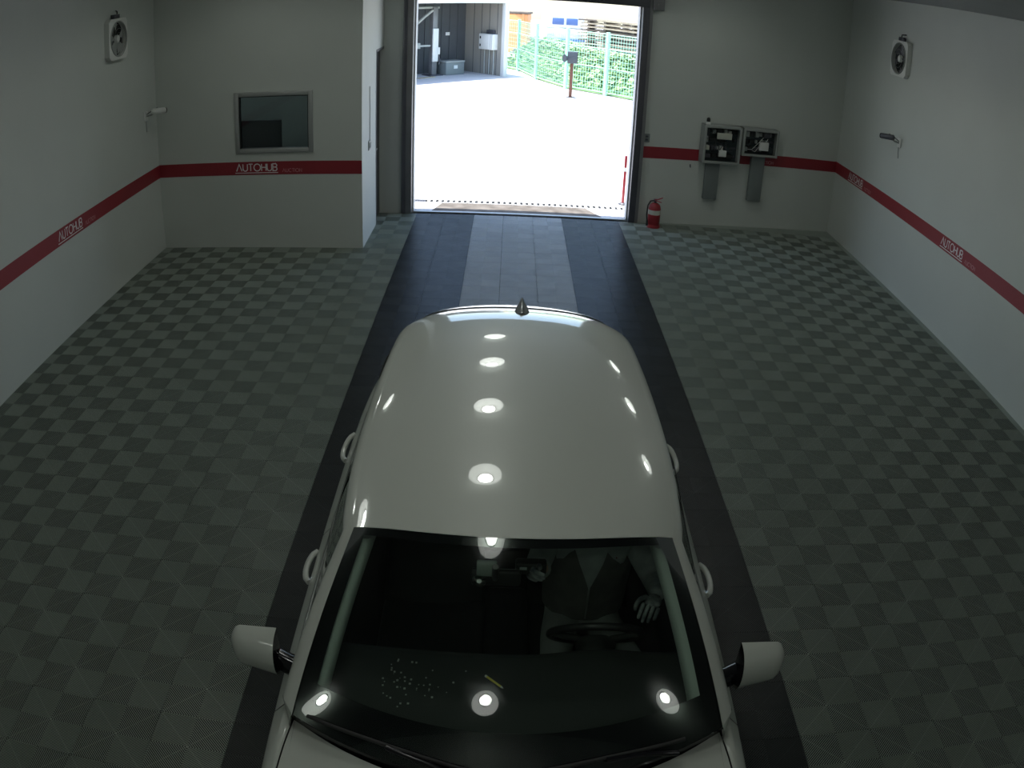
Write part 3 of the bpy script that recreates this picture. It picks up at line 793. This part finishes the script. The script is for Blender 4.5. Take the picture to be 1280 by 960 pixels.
# ------------------------------------------------------------------ the car (faces the camera, along -Y)
CX = -0.09
car = thing('car', 'white hatchback parked on the drive lane facing the viewer', 'car', (CX, 0, 0))
def zfall(s): return .050 * s * s + .022 * s**6
ROOF_Y = [-9.07, -8.80, -8.45, -8.05, -7.65, -7.35, -7.15, -7.00]
ROOF_Z = [1.478, 1.509, 1.532, 1.542, 1.538, 1.524, 1.500, 1.462]
def roof_w(y): return interp([-9.07, -8.6, -8.1, -7.6, -7.2, -7.0], [.565, .588, .585, .570, .552, .530], y)
def W(s, t):
    """windscreen: s across -1..1, t from roof edge 0 to cowl 1"""
    t = t * (1 - .13 * s * s)
    u = s * lerp(.565, .748, t) * (1 + .015 * math.sin(PI * t))
    y = lerp(-9.07 + .115 * s * s, -9.715 + .11 * s * s, t)
    z = lerp(1.478 - zfall(s), .958 - .01 * s * s, t)
    b = .020 * 4 * t * (1 - t) * (1 - .25 * s * s)
    return Vector((u, y - .58 * b, z + .81 * b))
def roof_pt(s, t):
    yf = -9.07 + .115 * s * s; yr = -7.0 - .05 * s**6
    y = lerp(yf, yr, t)
    return Vector((s * roof_w(y), y, interp(ROOF_Y, ROOF_Z, lerp(-9.07, -7.0, t)) - zfall(s)))
NS, NT = 29, 40
SS = [-1 + 2 * i / (NS - 1) for i in range(NS)]
roof = MB().grid([[roof_pt(s, k / NT) for s in SS] for k in range(NT + 1)]).build('roof', paint_m, car)
MB().grid([[roof_pt(s, k / 12) + Vector((0, 0, -.035)) for s in SS[::2]] for k in range(13)]).build('headliner', liner_m, roof)
# rear spoiler
SPY = [-6.995, -6.93, -6.86, -6.80]; SPZ = [1.466, 1.450, 1.426, 1.396]
rows = []
for y, z in zip(SPY, SPZ):
    rows.append([Vector((s * lerp(.530, .490, (y + 7) / .2), y - .05 * s**6, z - zfall(s))) for s in SS])
rows.append([p + Vector((0, -.01, -.03)) for p in rows[-1]])
MB().grid(rows).build('spoiler', paint_m, car)
# shark fin aerial
rows = []
for k in range(9):
    t = k / 8; y = -7.20 + .17 * t; base = .040 * math.sin(PI * min(1, .15 + .85 * t)) ** .6 * (1 if t < 1 else .3); h = .075 * t**1.4 if t < .85 else .075 * (1 - (t - .85) / .15 * .75)
    zb = interp(ROOF_Y, ROOF_Z, y) - .004
    rows.append([Vector((.035 + base * (math.cos(a) * .35 + .65 * math.cos(a) ** 3), y, zb + (h + .012) * max(0, math.sin(a)) ** .8)) for a in [PI * q / 8 for q in range(9)]])
MB().grid(rows).build('shark_fin_aerial', mat('grey_fin', (.10, .11, .11), .3, coat=.6), car)
# windscreen, frit band and rubber edge
ws = MB().grid([[W(s, k / 24) for s in SS] for k in range(25)]).build('windscreen', ws_glass, car)
def inn(s, t, d=.006): return W(s, t) - Vector((0, -.58, .81)) * d
mb = MB()
TT = [k / 24 for k in range(25)]
mb.grid([[inn(lerp(-1, -.915, q), t) for q in (0, .5, 1)] for t in TT])
mb.grid([[inn(lerp(.915, 1, q), t) for q in (0, .5, 1)] for t in TT])
mb.grid([[inn(s, t) for s in SS] for t in (0, .02, .04)])
mb.grid([[inn(s, t) for s in SS] for t in (.80, .87, .94, 1.0)])
mb.build('frit_band', trim_black_m, ws)
# cowl panel with wipers
def cowl_y(s): return -9.745 + .265 * s * s
rows = [[W(s, 1) + Vector((0, 0, -.004)) for s in SS], [Vector((s * .765, cowl_y(s) + .01, .940)) for s in SS], [Vector((s * .765, cowl_y(s) + .005, .90)) for s in SS]]
MB().grid(rows).build('cowl_panel', trim_black_m, car)
for s0, s1 in ((-.15, -.92), (.80, .06)):
    wp = MB().tube([W(lerp(s0, s1, k / 8), .965 - .03 * math.sin(PI * k / 8)) + Vector((0, -.008, .012)) for k in range(9)], .007, 6).build('wiper', rubber_m, car)
    MB().tube([W(s0 * .95, 1.0) + Vector((0, -.02, .01)), W(lerp(s0, s1, .25), .97) + Vector((0, -.012, .024)), W(lerp(s0, s1, .5), .95) + Vector((0, -.010, .020))], .011, 6).build('wiper_arm', trim_black_m, wp)

# body sides
def half_w(y): return interp([-10.72, -10.5, -10.0, -9.4, -8.5, -7.5, -6.95, -6.55], [.66, .765, .845, .862, .868, .862, .838, .775], y)
def belt_z(y): return interp([-10.75, -10.5, -10.0, -9.5, -8.5, -7.3, -6.5], [.70, .79, .885, .938, .945, .965, .965], y)
PZ = [0, .28, .58, .78, .90, .97, 1.0]; PU = [.955, .990, 1.0, .992, .972, .940, .910]
AX = (-9.83, -7.20)
def low_z(y):
    z = .24
    for a in AX:
        if abs(y - a) < .36: z = max(z, .31 + math.sqrt(max(0, .36**2 - (y - a)**2)))
    return z
def side_pt(y, v, inset=0.0):
    zl = low_z(y); zb = belt_z(y); z = lerp(zl, zb, v); h = (z - .24) / (zb - .24)
    return Vector((half_w(y) * interp(PZ, PU, h) - inset, y, z))
def mir(p, sg): return Vector((p.x * sg, p.y, p.z))
def side_patch(name, y0, y1, sg, m, parent=car, inset=0.0, nv=14, gap=.003, v0=0.0):
    n = max(8, int((y1 - y0) / .05))
    rows = [[mir(side_pt(lerp(y0 + gap, y1 - gap, i / n), lerp(v0, 1, k / nv), inset), sg) for k in range(nv + 1)] for i in range(n + 1)]
    return MB().grid(rows).build(name, m, parent)
for sg in (-1, 1):
    side_patch('front_fender', -10.55, -9.42, sg, paint_m)
    fd = side_patch('front_door', -9.42, -8.36, sg, paint_m)
    rd = side_patch('rear_door', -8.36, -7.42, sg, paint_m)
    side_patch('rear_quarter', -7.42, -6.55, sg, paint_m)
    for d, y0, y1 in ((fd, -9.42, -8.36), (rd, -8.36, -7.42)):
        side_patch('door_trim', y0, y1, sg, interior_m, d, .055, 6, -.003)
    # pull handles, close to the rear edge of each door
    for d, yh in ((fd, -8.55), (rd, -7.60)):
        p = side_pt(yh, .90); pts = []
        for k in range(11):
            t = k / 10; q = side_pt(yh + .21 * (t - .5), .885)
            pts.append(mir(Vector((q.x + .030 * math.sin(PI * t) ** .5, q.y, q.z)), sg))
        MB().tube(pts, .014, 8).build('handle', paint_m, d)
    side_patch('inner_shell', -10.5, -9.45, sg, dblack_m, car, .05, 5)
    side_patch('inner_shell', -7.42, -6.6, sg, interior_m, car, .05, 5, -.003)
# cant rail and pillars: windscreen edge + roof edge -> outer edge
def rail_pairs(sg=1):
    out = []
    for k in range(16):
        t = 1 - k / 15; a = W(1, t); o = Vector((lerp(.050, .052, t), lerp(.030, .10, t), lerp(-.045, -.012, t)))
        out.append((a, a + o))
    for k in range(1, 29):
        t = k / 28; a = roof_pt(1, t); e = max(0, (t - .8) / .2)
        out.append((a, a + Vector((.050 + .012 * e, .03 * (1 - t) - .02 * e, -.045 - .03 * e))))
    return out
RP = rail_pairs()
for sg in (-1, 1):
    rows = []
    for a, o in RP:
        m1 = a * .72 + o * .28 + Vector((.004, 0, .008)); m2 = a * .38 + o * .62 + Vector((.008, 0, .010))
        rows.append([mir(q, sg) for q in (a, m1, m2, o)])
    cr_ = MB().grid(rows).build('roof_rail', paint_m, car)
    # side windows: from the rail outer edge down to the belt
    def belt_pt(y): return side_pt(y, 1.0)
    segs = [(0, 22, 'front_window'), (22, 33, 'rear_window'), (33, 40, 'quarter_window')]
    for i0, i1, nm in segs:
        rows = []
        for i in range(i0, i1 + 1):
            o = RP[i][1]; b = belt_pt(min(o.y, -6.6)) + Vector((-.012, 0, .004)); o2 = o + Vector((-.006, 0, -.006))
            rows.append([mir(o2.lerp(b, q / 5) + Vector((.012 * math.sin(PI * q / 5), 0, 0)), sg) for q in range(6)])
        MB().grid(rows).build(nm, side_glass, car)
    for i in (22, 33):
        o = RP[i][1]; b = belt_pt(o.y); wv = Vector((0, .045, 0)); e = Vector((.008, 0, 0))
        MB().quad([mir(q, sg) for q in (o - wv + e, o + wv + e, b + wv + e * .2, b - wv + e * .2)]).build('pillar_cover', trim_black_m, car)
    MB().tube([mir(belt_pt(y) + Vector((-.004, 0, .006)), sg) for y in [-9.36 + 2.0 * k / 24 for k in range(25)]], .008, 6).build('belt_moulding', mat('belt_grey', (.16, .17, .16), .3, metal=.4), car)
    # rear pillar closing to the tailgate
    rows = []
    for i in range(40, 44):
        o = RP[i][1]; b = belt_pt(lerp(-7.05, -6.62, (i - 40) / 3))
        rows.append([mir(o.lerp(b, q / 5) + Vector((.02 * math.sin(PI * q / 5), 0, 0)), sg) for q in range(6)])
    MB().grid(rows).build('rear_pillar', paint_m, car)
    # pale inner pillar trim seen through the windscreen
    rows = []
    for k in range(13):
        t = k / 12
        p = W(.915, lerp(.05, .99, t)) - Vector((0, -.58, .81)) * .02
        rows.append([mir(q, sg) for q in (p + Vector((.03, .0, 0)), p + Vector((-.012, .012, -.012)), p + Vector((-.036, .05, -.028)), p + Vector((.01, .12, -.03)))])
    MB().grid(rows).build('pillar_trim', liner_m, car)
# bonnet
def bonnet_e(y): return interp([-10.66, -10.3, -9.9, -9.65, -9.48], [.58, .70, .762, .757, .738], y)
for sg in (-1, 1):
    rows = []
    for k in range(25):
        y = lerp(-10.55, -9.42, k / 24); o = side_pt(y, 1); i_ = Vector((bonnet_e(y) + .004, y, belt_z(y) + .002))
        if y > -9.50: i_ = Vector((lerp(bonnet_e(-9.5) + .004, .752, (y + 9.5) / .08), y, .944))
        rows.append([mir(i_.lerp(o, q / 4) + Vector((0, 0, .006 * math.sin(PI * q / 4))), sg) for q in range(5)])
    MB().grid(rows).build('fender_top', paint_m, car)
    a, o = RP[0]
    foot = [Vector((.742, -9.535, .944)), Vector((.757, -9.47, .946)), Vector((.785, -9.40, .945))]
    top = [a, a.lerp(o, .5) + Vector((.006, 0, .008)), o]
    MB().grid([[mir(p.lerp(f, q / 4) + Vector((.006 * math.sin(PI * q / 4), -.004 * math.sin(PI * q / 4), 0)), sg) for p, f in zip(top, foot)] for q in range(5)]).build('pillar_foot', paint_m, car)
YN = -10.66
rows = []
for k in range(19):
    t = k / 18; r = []
    for s in SS:
        y = lerp(YN + .12 * s * s, cowl_y(s) - .004, t); e = bonnet_e(y)
        r.append(Vector((s * e, y, belt_z(y) + (.040 - .01 * t) * (1 - s * s) - .002)))
    rows.append(r)
hood = MB().grid(rows).build('bonnet', paint_m, car)
rows2 = [[p - Vector((0, 0, .03)) for p in r] for r in rows]
MB().grid(rows2).build('bonnet_liner', dblack_m, hood)
# front end
def end_patch(name, y, sgn, bulge, v0, v1, m, parent=car, sx=1.0, n=24, off=0.0):
    rows = []
    for k in range(9):
        v = lerp(v0, v1, k / 8); p = side_pt(y, v)
        rows.append([Vector((p.x * s * sx, y + sgn * (bulge * (1 - abs(s)**3) * (1 - .35 * v * v) + off), p.z)) for s in [-1 + 2 * i / n for i in range(n + 1)]])
    return MB().grid(rows).build(name, m, parent)
fbp = end_patch('front_bumper', -10.55, -1, .22, 0, 1.0, paint_m)
end_patch('grille', -10.55, -1, .22, .42, .72, dblack_m, fbp, .55, 16, .006)
end_patch('lower_intake', -10.55, -1, .22, .06, .25, dblack_m, fbp, .7, 16, .006)
for sg in (-1, 1):
    MB().lathe([(.005, .03), (.07, .025), (.10, 0)], 20, (sg * .55, -10.66, .70), (sg * .25, -1, .25)).build('headlamp', head_m, car)
# rear end
hb = end_patch('tailgate', -6.55, 1, .10, .35, 1.0, paint_m)
end_patch('rear_bumper', -6.55, 1, .16, 0, .36, paint_m)
rows = []
for k in range(8):
    t = k / 7; r = []
    for s in SS[::2]:
        a = Vector((s * .49, -6.82 - .05 * s**6, 1.37 - zfall(s))); b = Vector((s * .70, -6.55 + .055 * (1 - s * s), .965))
        r.append(a.lerp(b, t) + Vector((0, .03 * math.sin(PI * t), 0)))
    rows.append(r)
MB().grid(rows).build('tailgate_window', side_glass, car)
for sg in (-1, 1):
    MB().box((sg * .48, -6.57, .70), (sg * .69, -6.47, .90), bev=.03).build('tail_lamp', lamp_red_m, car)
# floor pan and wheels
MB().box((-.78, -10.45, .17), (.78, -6.65, .24)).build('floor_pan', dblack_m, car)
MB().box((-.74, -9.62, .24), (.74, -9.56, .90)).build('firewall', dblack_m, car)
def wheel(y, sg):
    w = MB().lathe([(.20, -.10), (.29, -.10), (.315, -.07), (.315, .07), (.29, .10), (.20, .10)], 28, (sg * .74, y, .315), (1, 0, 0)).build('wheel', rubber_m, car)
    MB().lathe([(.205, .0), (.205, .085 * 1), (.19, .095)], 28, (sg * .74, y, .315), (sg, 0, 0)).build('rim', alloy_m, w)
    for k in range(5):
        a = 2 * PI * k / 5; d = Vector((0, math.cos(a), math.sin(a)))
        MB().tube([Vector((sg * .84, y, .315)) + d * .03, Vector((sg * .845, y, .315)) + d * .19], .022, 6).build('spoke', alloy_m, w)
    MB().cyl((sg * .80, y, .315), (sg * .85, y, .315), .045, 14).build('hub_cap', alloy_m, w)
for y in AX:
    for sg in (-1, 1): wheel(y, sg)
# door mirrors
def door_mirror(sg):
    root = Vector((.80, -9.235, .985))
    # shell: lofted teardrop, glass side faces rearwards (+Y)
    rows = []
    for k in range(13):
        t = k / 12; x = .832 + .195 * t
        hh = .098 * (1 - .15 * t) * (1 - max(0, (t - .72) / .28) ** 2.2 * .93); dd = .105 * (1 - .38 * t) * (1 - max(0, (t - .72) / .28) ** 2.2 * .93)
        yc = -9.215 + .012 * t; zc = 1.025 + .0 * t
        ring = []
        for q in range(17):
            a = PI * q / 16      # front half from top to bottom
            ring.append(Vector((x, yc - dd * math.sin(a) ** .75, zc + hh * math.cos(a))))
        rows.append([mir(p, sg) for p in ring])
    dm = MB().grid(rows).build('door_mirror', paint_m, car)
    mb = MB()
    back = [[mir(Vector((r[0].x * sg, r[0].y, 0)), sg) for r in rows]]
    mb.grid([[Vector((r[0].x, r[0].y + .002, r[0].z)) for r in rows], [Vector((r[-1].x, r[-1].y + .002, r[-1].z)) for r in rows]], smooth=False)
    mb.quad(list(rows[0])[::-1])
    mb.build('mirror_back', trim_black_m, dm)
    mb = MB().grid([[Vector((r[0].x, r[0].y + .006, lerp(r[0].z, r[-1].z, .1))) for r in rows[1:-2]], [Vector((r[0].x, r[0].y + .006, lerp(r[0].z, r[-1].z, .9))) for r in rows[1:-2]]], smooth=False)
    mb.build('mirror_pane', mirror_m, dm)
    MB().tube([mir(p, sg) for p in (Vector((.77, -9.24, .95)), Vector((.81, -9.235, .965)), Vector((.86, -9.225, .995)), Vector((.90, -9.22, 1.0)))], .03, 8, radii=[.045, .04, .034, .03]).build('mirror_arm', trim_black_m, dm)
for sg in (-1, 1): door_mirror(sg)

# ------------------------------------------------------------------ car interior
UD = .34                                    # driver side
rows = []
DP = [(-9.63, .905), (-9.50, .925), (-9.35, .935), (-9.20, .935), (-9.10, .925), (-9.05, .895), (-9.04, .80), (-9.10, .65), (-9.20, .50)]
for y, z in DP:
    r = []
    for i in range(31):
        u = -.72 + 1.44 * i / 30
        hump = .035 * math.exp(-((u - UD) / .17) ** 2) if -9.30 < y < -9.03 and z > .85 else 0
        r.append(Vector((u, y + .16 * (u / .72) ** 2 * (1 if y < -9.4 else .25), z + hump - .015 * (u / .72) ** 2)))
    rows.append(r)
dash = MB().grid(rows).build('dashboard', interior2_m, car)
MB().box((-.30, -9.525, .928), (.36, -9.505, .934), bev=.002).build('defroster_slot', dblack_m, dash)
MB().box((-.14, -9.06, .60), (.14, -9.03, .86), bev=.01).build('centre_console', interior_m, dash)
MB().box((-.10, -9.1, .28), (.10, -8.2, .52), bev=.03).build('tunnel', interior_m, car)
def seat(u):
    st = MB().box((u - .25, -8.75, .34), (u + .25, -8.22, .50), bev=.06).build('seat', interior_m, car)
    rows = []
    for k in range(9):
        t = k / 8; y = lerp(-8.28, -8.02, t); z = lerp(.46, 1.06, t); hw = lerp(.25, .20, t) * (1 - .25 * max(0, t - .8) / .2)
        rows.append([Vector((u + hw * math.cos(a), y + .085 * math.sin(a), z + .02 * math.sin(a))) for a in [2 * PI * q / 14 for q in range(14)]])
    mb = MB().grid(rows, close_u=True); mb.quad(rows[-1]); mb.quad(rows[0][::-1]); mb.build('backrest', interior_m, st)
    MB().box((u - .13, -8.03, 1.10), (u + .13, -7.93, 1.28), bev=.045).build('headrest', interior_m, st)
    return st
seat(UD); seat(-UD)
MB().box((-.62, -7.75, .34), (.62, -7.25, .50), bev=.06).build('rear_bench', interior_m, car)
MB().box((-.62, -7.32, .46), (.62, -7.15, 1.05), bev=.06).build('rear_backrest', interior_m, car)
# steering wheel
sc = Vector((UD, -8.935, .905)); sa = Vector((0, .80, .60)).normalized(); e1 = Vector((1, 0, 0)); e2 = sa.cross(e1).normalized()
if e2.z < 0: e2 = -e2
ring = [sc + (e1 * math.cos(2 * PI * k / 36) + e2 * math.sin(2 * PI * k / 36)) * .18 for k in range(36)]
sw = MB().tube(ring, .016, 10, closed=True).build('steering_wheel', mat('wheel_leather', (.012, .012, .013), .35), car)
MB().lathe([(.075, -.045), (.082, -.01), (.05, .02), (.005, .025)], 20, sc - sa * .03, sa).build('hub', interior_m, sw)
for a in (0, PI, -PI / 2):
    d = e1 * math.cos(a) + e2 * math.sin(a)
    MB().tube([sc - sa * .02 + d * .06, sc + d * .175], .014, 6).build('spoke', interior_m, sw)
MB().tube([sc - sa * .03, sc - sa * .25], .03, 8).build('column', interior_m, sw)
# rear view mirror with a sensor block and a dash camera beside it
rv = MB().box((-.145, -9.055, 1.245), (.03, -9.03, 1.315), bev=.012).build('rear_view_mirror', black_m, car)
MB().box((-.14, -9.030, 1.252), (.025, -9.028, 1.308)).build('mirror_pane', mirror_m, rv)
MB().tube([(-.06, -9.05, 1.28), (-.06, -9.12, 1.36), (-.06, -9.13, 1.40)], .012, 6).build('mirror_stalk', black_m, rv)
MB().box((-.125, -9.085, 1.315), (-.055, -9.06, 1.375), bev=.006).build('sensor_block', mat('sensor_grey', (.22, .26, .24), .6), rv)
MB().lathe([(.026, 0), (.022, .02), (.008, .03)], 14, (-.115, -9.055, 1.275), (0, -.8, .5)).build('lens_ring', chrome_m, rv)

# dash camera the driver is holding up
dc = thing('dash_camera', 'small dark dash camera held up by the driver near the mirror', 'dash camera', (CX + .065, -9.00, 1.30))
MB().box((-.055, -.02, -.025), (.055, .02, .025), bev=.008).build('body', black_m, dc)
MB().lathe([(.014, 0), (.012, .012)], 12, (.02, -.02, .005), (0, -1, .3)).build('lens', chrome_m, dc)
MB().box((-.04, -.022, .0), (-.015, -.0205, .012)).build('display', mat('dim_display', (.35, .40, .38), .4), dc)
# yellow cutter pen lying on the dashboard
yp = thing('yellow_pen', 'small yellow pen lying on the dashboard', 'pen', (-.14, -9.245, .946), -.75)
yp.scale = (.72, .72, .72)
MB().cyl((-.05, 0, 0), (.045, 0, 0), .006, 8).build('barrel', yellow_m, yp)
MB().cyl((.045, 0, 0), (.06, 0, 0), .006, 8, r1=.002).build('tip', white_m, yp)
MB().cyl((-.062, 0, 0), (-.05, 0, 0), .0065, 8).build('cap', white_m, yp)
# scraps of paper on the passenger side of the dash
rnd = random.Random(5)
mb = MB()
for k in range(46):
    x = -.47 + rnd.gauss(0, .04) + (k % 5 == 0) * rnd.uniform(0, .2); y = -9.27 + rnd.gauss(0, .05); z = .937
    s = rnd.uniform(.0012, .0038); mb.box((x - s, y - s, z), (x + s, y + s, z + s * .8))
tag(mb.build('crumbs', mat('crumb_white', (.34, .36, .34), .6)), 'pale crumbs scattered on the passenger side of the dashboard', 'crumbs', kind='stuff')

# ------------------------------------------------------------------ driver
def skin_mesh(verts, edges, radii, root=0, sub=1):
    me = bpy.data.meshes.new('tmp'); me.from_pydata(verts, edges, [])
    o = bpy.data.objects.new('tmp', me); C.objects.link(o)
    md = o.modifiers.new('skin', 'SKIN'); md.use_smooth_shade = True
    for i, r in enumerate(radii):
        sv = me.skin_vertices[0].data[i]; sv.radius = r if isinstance(r, tuple) else (r, r); sv.use_root = (i == root)
    s2 = o.modifiers.new('sub', 'SUBSURF'); s2.levels = sub; s2.render_levels = sub
    dg_ = bpy.context.evaluated_depsgraph_get(); dg_.update()
    out = bpy.data.meshes.new_from_object(o.evaluated_get(dg_), depsgraph=dg_)
    bpy.data.objects.remove(o); bpy.data.meshes.remove(me)
    return out
dr = thing('person', 'driver in a dark vest and grey jacket at the steering wheel', 'person', (.25, -8.45, .50))
def rel(p): return Vector(p) - Vector((.25, -8.45, .50))
V = []; Ed = []; Rr = []
def jv(p, r, par=None):
    V.append(tuple(rel(p))); Rr.append(r)
    if par is not None: Ed.append((par, len(V) - 1))
    return len(V) - 1
pel = jv((.25, -8.42, .585), (.155, .12))
bel = jv((.25, -8.44, .72), (.155, .125), pel)
che = jv((.25, -8.46, .90), (.165, .12), bel)
upc = jv((.25, -8.46, 1.03), (.14, .10), che)
nec = jv((.25, -8.47, 1.12), (.055, .055), upc)
hd1 = jv((.25, -8.48, 1.19), (.068, .078), nec)
hd2 = jv((.25, -8.49, 1.27), (.078, .092), hd1)
hd3 = jv((.25, -8.48, 1.34), (.062, .075), hd2)
# right arm (towards the car's middle) raised to the dash camera
a1 = jv((.08, -8.47, 1.05), .068, upc); a2 = jv((.02, -8.60, .96), .055, a1); a3 = jv((.03, -8.72, 1.06), .047, a2); a4 = jv((.015, -8.88, 1.20), .038, a3); a5 = jv((.0, -8.945, 1.245), (.036, .022), a4)
# left arm by the door
b1 = jv((.42, -8.47, 1.05), .068, upc); b2 = jv((.53, -8.55, .88), .055, b1); b3 = jv((.52, -8.72, .95), .046, b2); b4 = jv((.495, -8.83, 1.04), .037, b3); b5 = jv((.475, -8.885, 1.07), (.036, .022), b4)
for sx, kx in ((-.10, .10), (.10, .44)):
    l1 = jv((.25 + sx, -8.50, .57), .088, pel); l2 = jv((.25 + sx * 1.25, -8.72, .64), .080, l1); l3 = jv((kx, -8.93, .70), .062, l2); l4 = jv((kx + .01, -9.12, .50), .050, l3); l5 = jv((kx + .01, -9.28, .32), .040, l4); l6 = jv((kx + .01, -9.42, .31), (.042, .03), l5)
body = skin_mesh(V, Ed, Rr, pel, 2)
for mm in (skin_m, jacket_m, trouser_m, rubber_m): body.materials.append(mm)
for p in body.polygons:
    c = p.center + Vector((.25, -8.45, .50)); p.use_smooth = True
    if c.z > 1.115 and abs(c.x - .25) < .12 and c.y > -8.62: p.material_index = 0
    elif c.y < -9.22 and c.z < .36: p.material_index = 3
    elif c.z < .66 + .12 * max(0, -8.5 - c.y) / .5 and c.z < .78: p.material_index = 2
    elif c.y < -8.90 and c.z > .9: p.material_index = 0
    else: p.material_index = 1
bo = bpy.data.objects.new('body', body); C.objects.link(bo); bo.parent = dr
# hands in striped work gloves: palm plus five bent fingers each, one mesh per hand
def hand(wrist, fwd, side, up, curl):
    wrist, fwd, side, up = Vector(wrist), Vector(fwd).normalized(), Vector(side).normalized(), Vector(up).normalized()
    vs, es, rs = [], [], []
    def v(p, r, par=None):
        vs.append(tuple(rel(p))); rs.append(r)
        if par is not None: es.append((par, len(vs) - 1))
        return len(vs) - 1
    w = v(wrist, (.030, .020)); pm = v(wrist + fwd * .05, (.036, .016), w); pe = v(wrist + fwd * .085, (.036, .014), pm)
    mesh_parts = [skin_mesh(vs, es, rs, 0, 1)]
    for k, L in enumerate((.072, .082, .076, .060)):
        base = wrist + fwd * .075 + side * (.030 - .020 * k); d = fwd; p = base
        pts = [base]; rad = [.0095]
        for j, seg in enumerate((.45, .32, .23)):
            ang = curl * (j + 1) * .8
            d = (fwd * math.cos(ang) - up * math.sin(ang)).normalized(); p = p + d * L * seg; pts.append(p); rad.append(.009 - .0012 * j)
        mesh_parts.append(skin_mesh([tuple(rel(q)) for q in pts], [(i, i + 1) for i in range(3)], rad, 0, 1))
    pts = [wrist + fwd * .025 + side * .028, wrist + fwd * .05 + side * .052 - up * .008, wrist + fwd * .078 + side * .058 - up * .022, wrist + fwd * .10 + side * .052 - up * .034]
    mesh_parts.append(skin_mesh([tuple(rel(q)) for q in pts], [(i, i + 1) for i in range(3)], [.012, .011, .010, .008], 0, 1))
    mb = MB()
    for me in mesh_parts:
        i = len(mb.v); mb.v += [tuple(x.co) for x in me.vertices]
        for p in me.polygons: mb.f.append(tuple(i + q for q in p.vertices)); mb.m.append(0); mb.sm.append(True)
        bpy.data.meshes.remove(me)
    return mb.build('hand', glove_m, dr)
hand((.0, -8.945, 1.245), (-.35, -.75, .45), (.2, -.4, .85), (-.9, .1, .3), .75)
hand((.475, -8.885, 1.07), (-.35, -.80, .1), (-.85, .35, .1), (.1, .1, 1), .55)
# open dark vest over the jacket
rows = []
for k in range(9):
    z = lerp(.66, 1.06, k / 8); hw = interp([.66, .8, .95, 1.06], [.185, .190, .195, .13], z); dp = interp([.66, .8, .95, 1.06], [.150, .155, .148, .105], z)
    rows.append([rel((.25 + hw * math.sin(a), -8.445 - dp * math.cos(a), z)) for a in [lerp(-2.4, 2.4, q / 24) for q in range(25)]])
MB().grid(rows).build('vest', vest_m, dr)
def chest(dx, z, off=.006):
    dp = interp([.66, .8, .95, 1.06], [.150, .155, .148, .105], z); hw = interp([.66, .8, .95, 1.06], [.185, .190, .195, .13], z)
    return rel((.25 + dx, -8.445 - (dp + off) * math.sqrt(max(0, 1 - (dx / hw) ** 2)), z))
MB().grid([[chest(lerp(-w_, w_, q / 6), z) for q in range(7)] for z, w_ in ((.86, .004), (.92, .025), (.98, .05), (1.03, .07), (1.06, .075))]).build('collar_opening', jacket_m, dr)
MB().tube([chest(0, z, .008) for z in (.86, .80, .74, .68)], .004, 6).build('zip', alu_m, dr)
MB().grid([[chest(lerp(.105, .135, q / 3), z, .010) for q in range(4)] for z in (.99, 1.02, 1.05)]).build('red_tag', mat('dull_red', (.20, .02, .02), .7), dr)
# head details
hx, hy, hz = .25, -8.485, 1.26
MB().lathe([(.005, .085), (.05, .075), (.078, .045), (.088, .01), (.086, -.03), (.07, -.045)], 18, rel((hx, hy + .012, hz + .02)), (0, .25, 1)).build('hair', hair_m, dr)
MB().tube([rel((hx, hy - .085, hz + .015)), rel((hx, hy - .105, hz - .022)), rel((hx, hy - .088, hz - .034))], .012, 8, radii=[.007, .013, .010]).build('nose', skin_m, dr)
for s in (-1, 1):
    MB().lathe([(.002, .010), (.008, .006), (.010, 0)], 10, rel((hx + s * .032, hy - .080, hz + .012)), (0, -1, 0)).build('eye', dblack_m, dr)
    MB().lathe([(.004, .012), (.016, .008), (.020, -.01)], 10, rel((hx + s * .082, hy + .005, hz - .005)), (s, 0, 0)).build('ear', skin_m, dr)
MB().tube([rel((hx - .022, hy - .082, hz - .058)), rel((hx, hy - .088, hz - .058)), rel((hx + .022, hy - .082, hz - .058))], .005, 6).build('mouth', mat('lip', (.30, .12, .10), .5), dr)
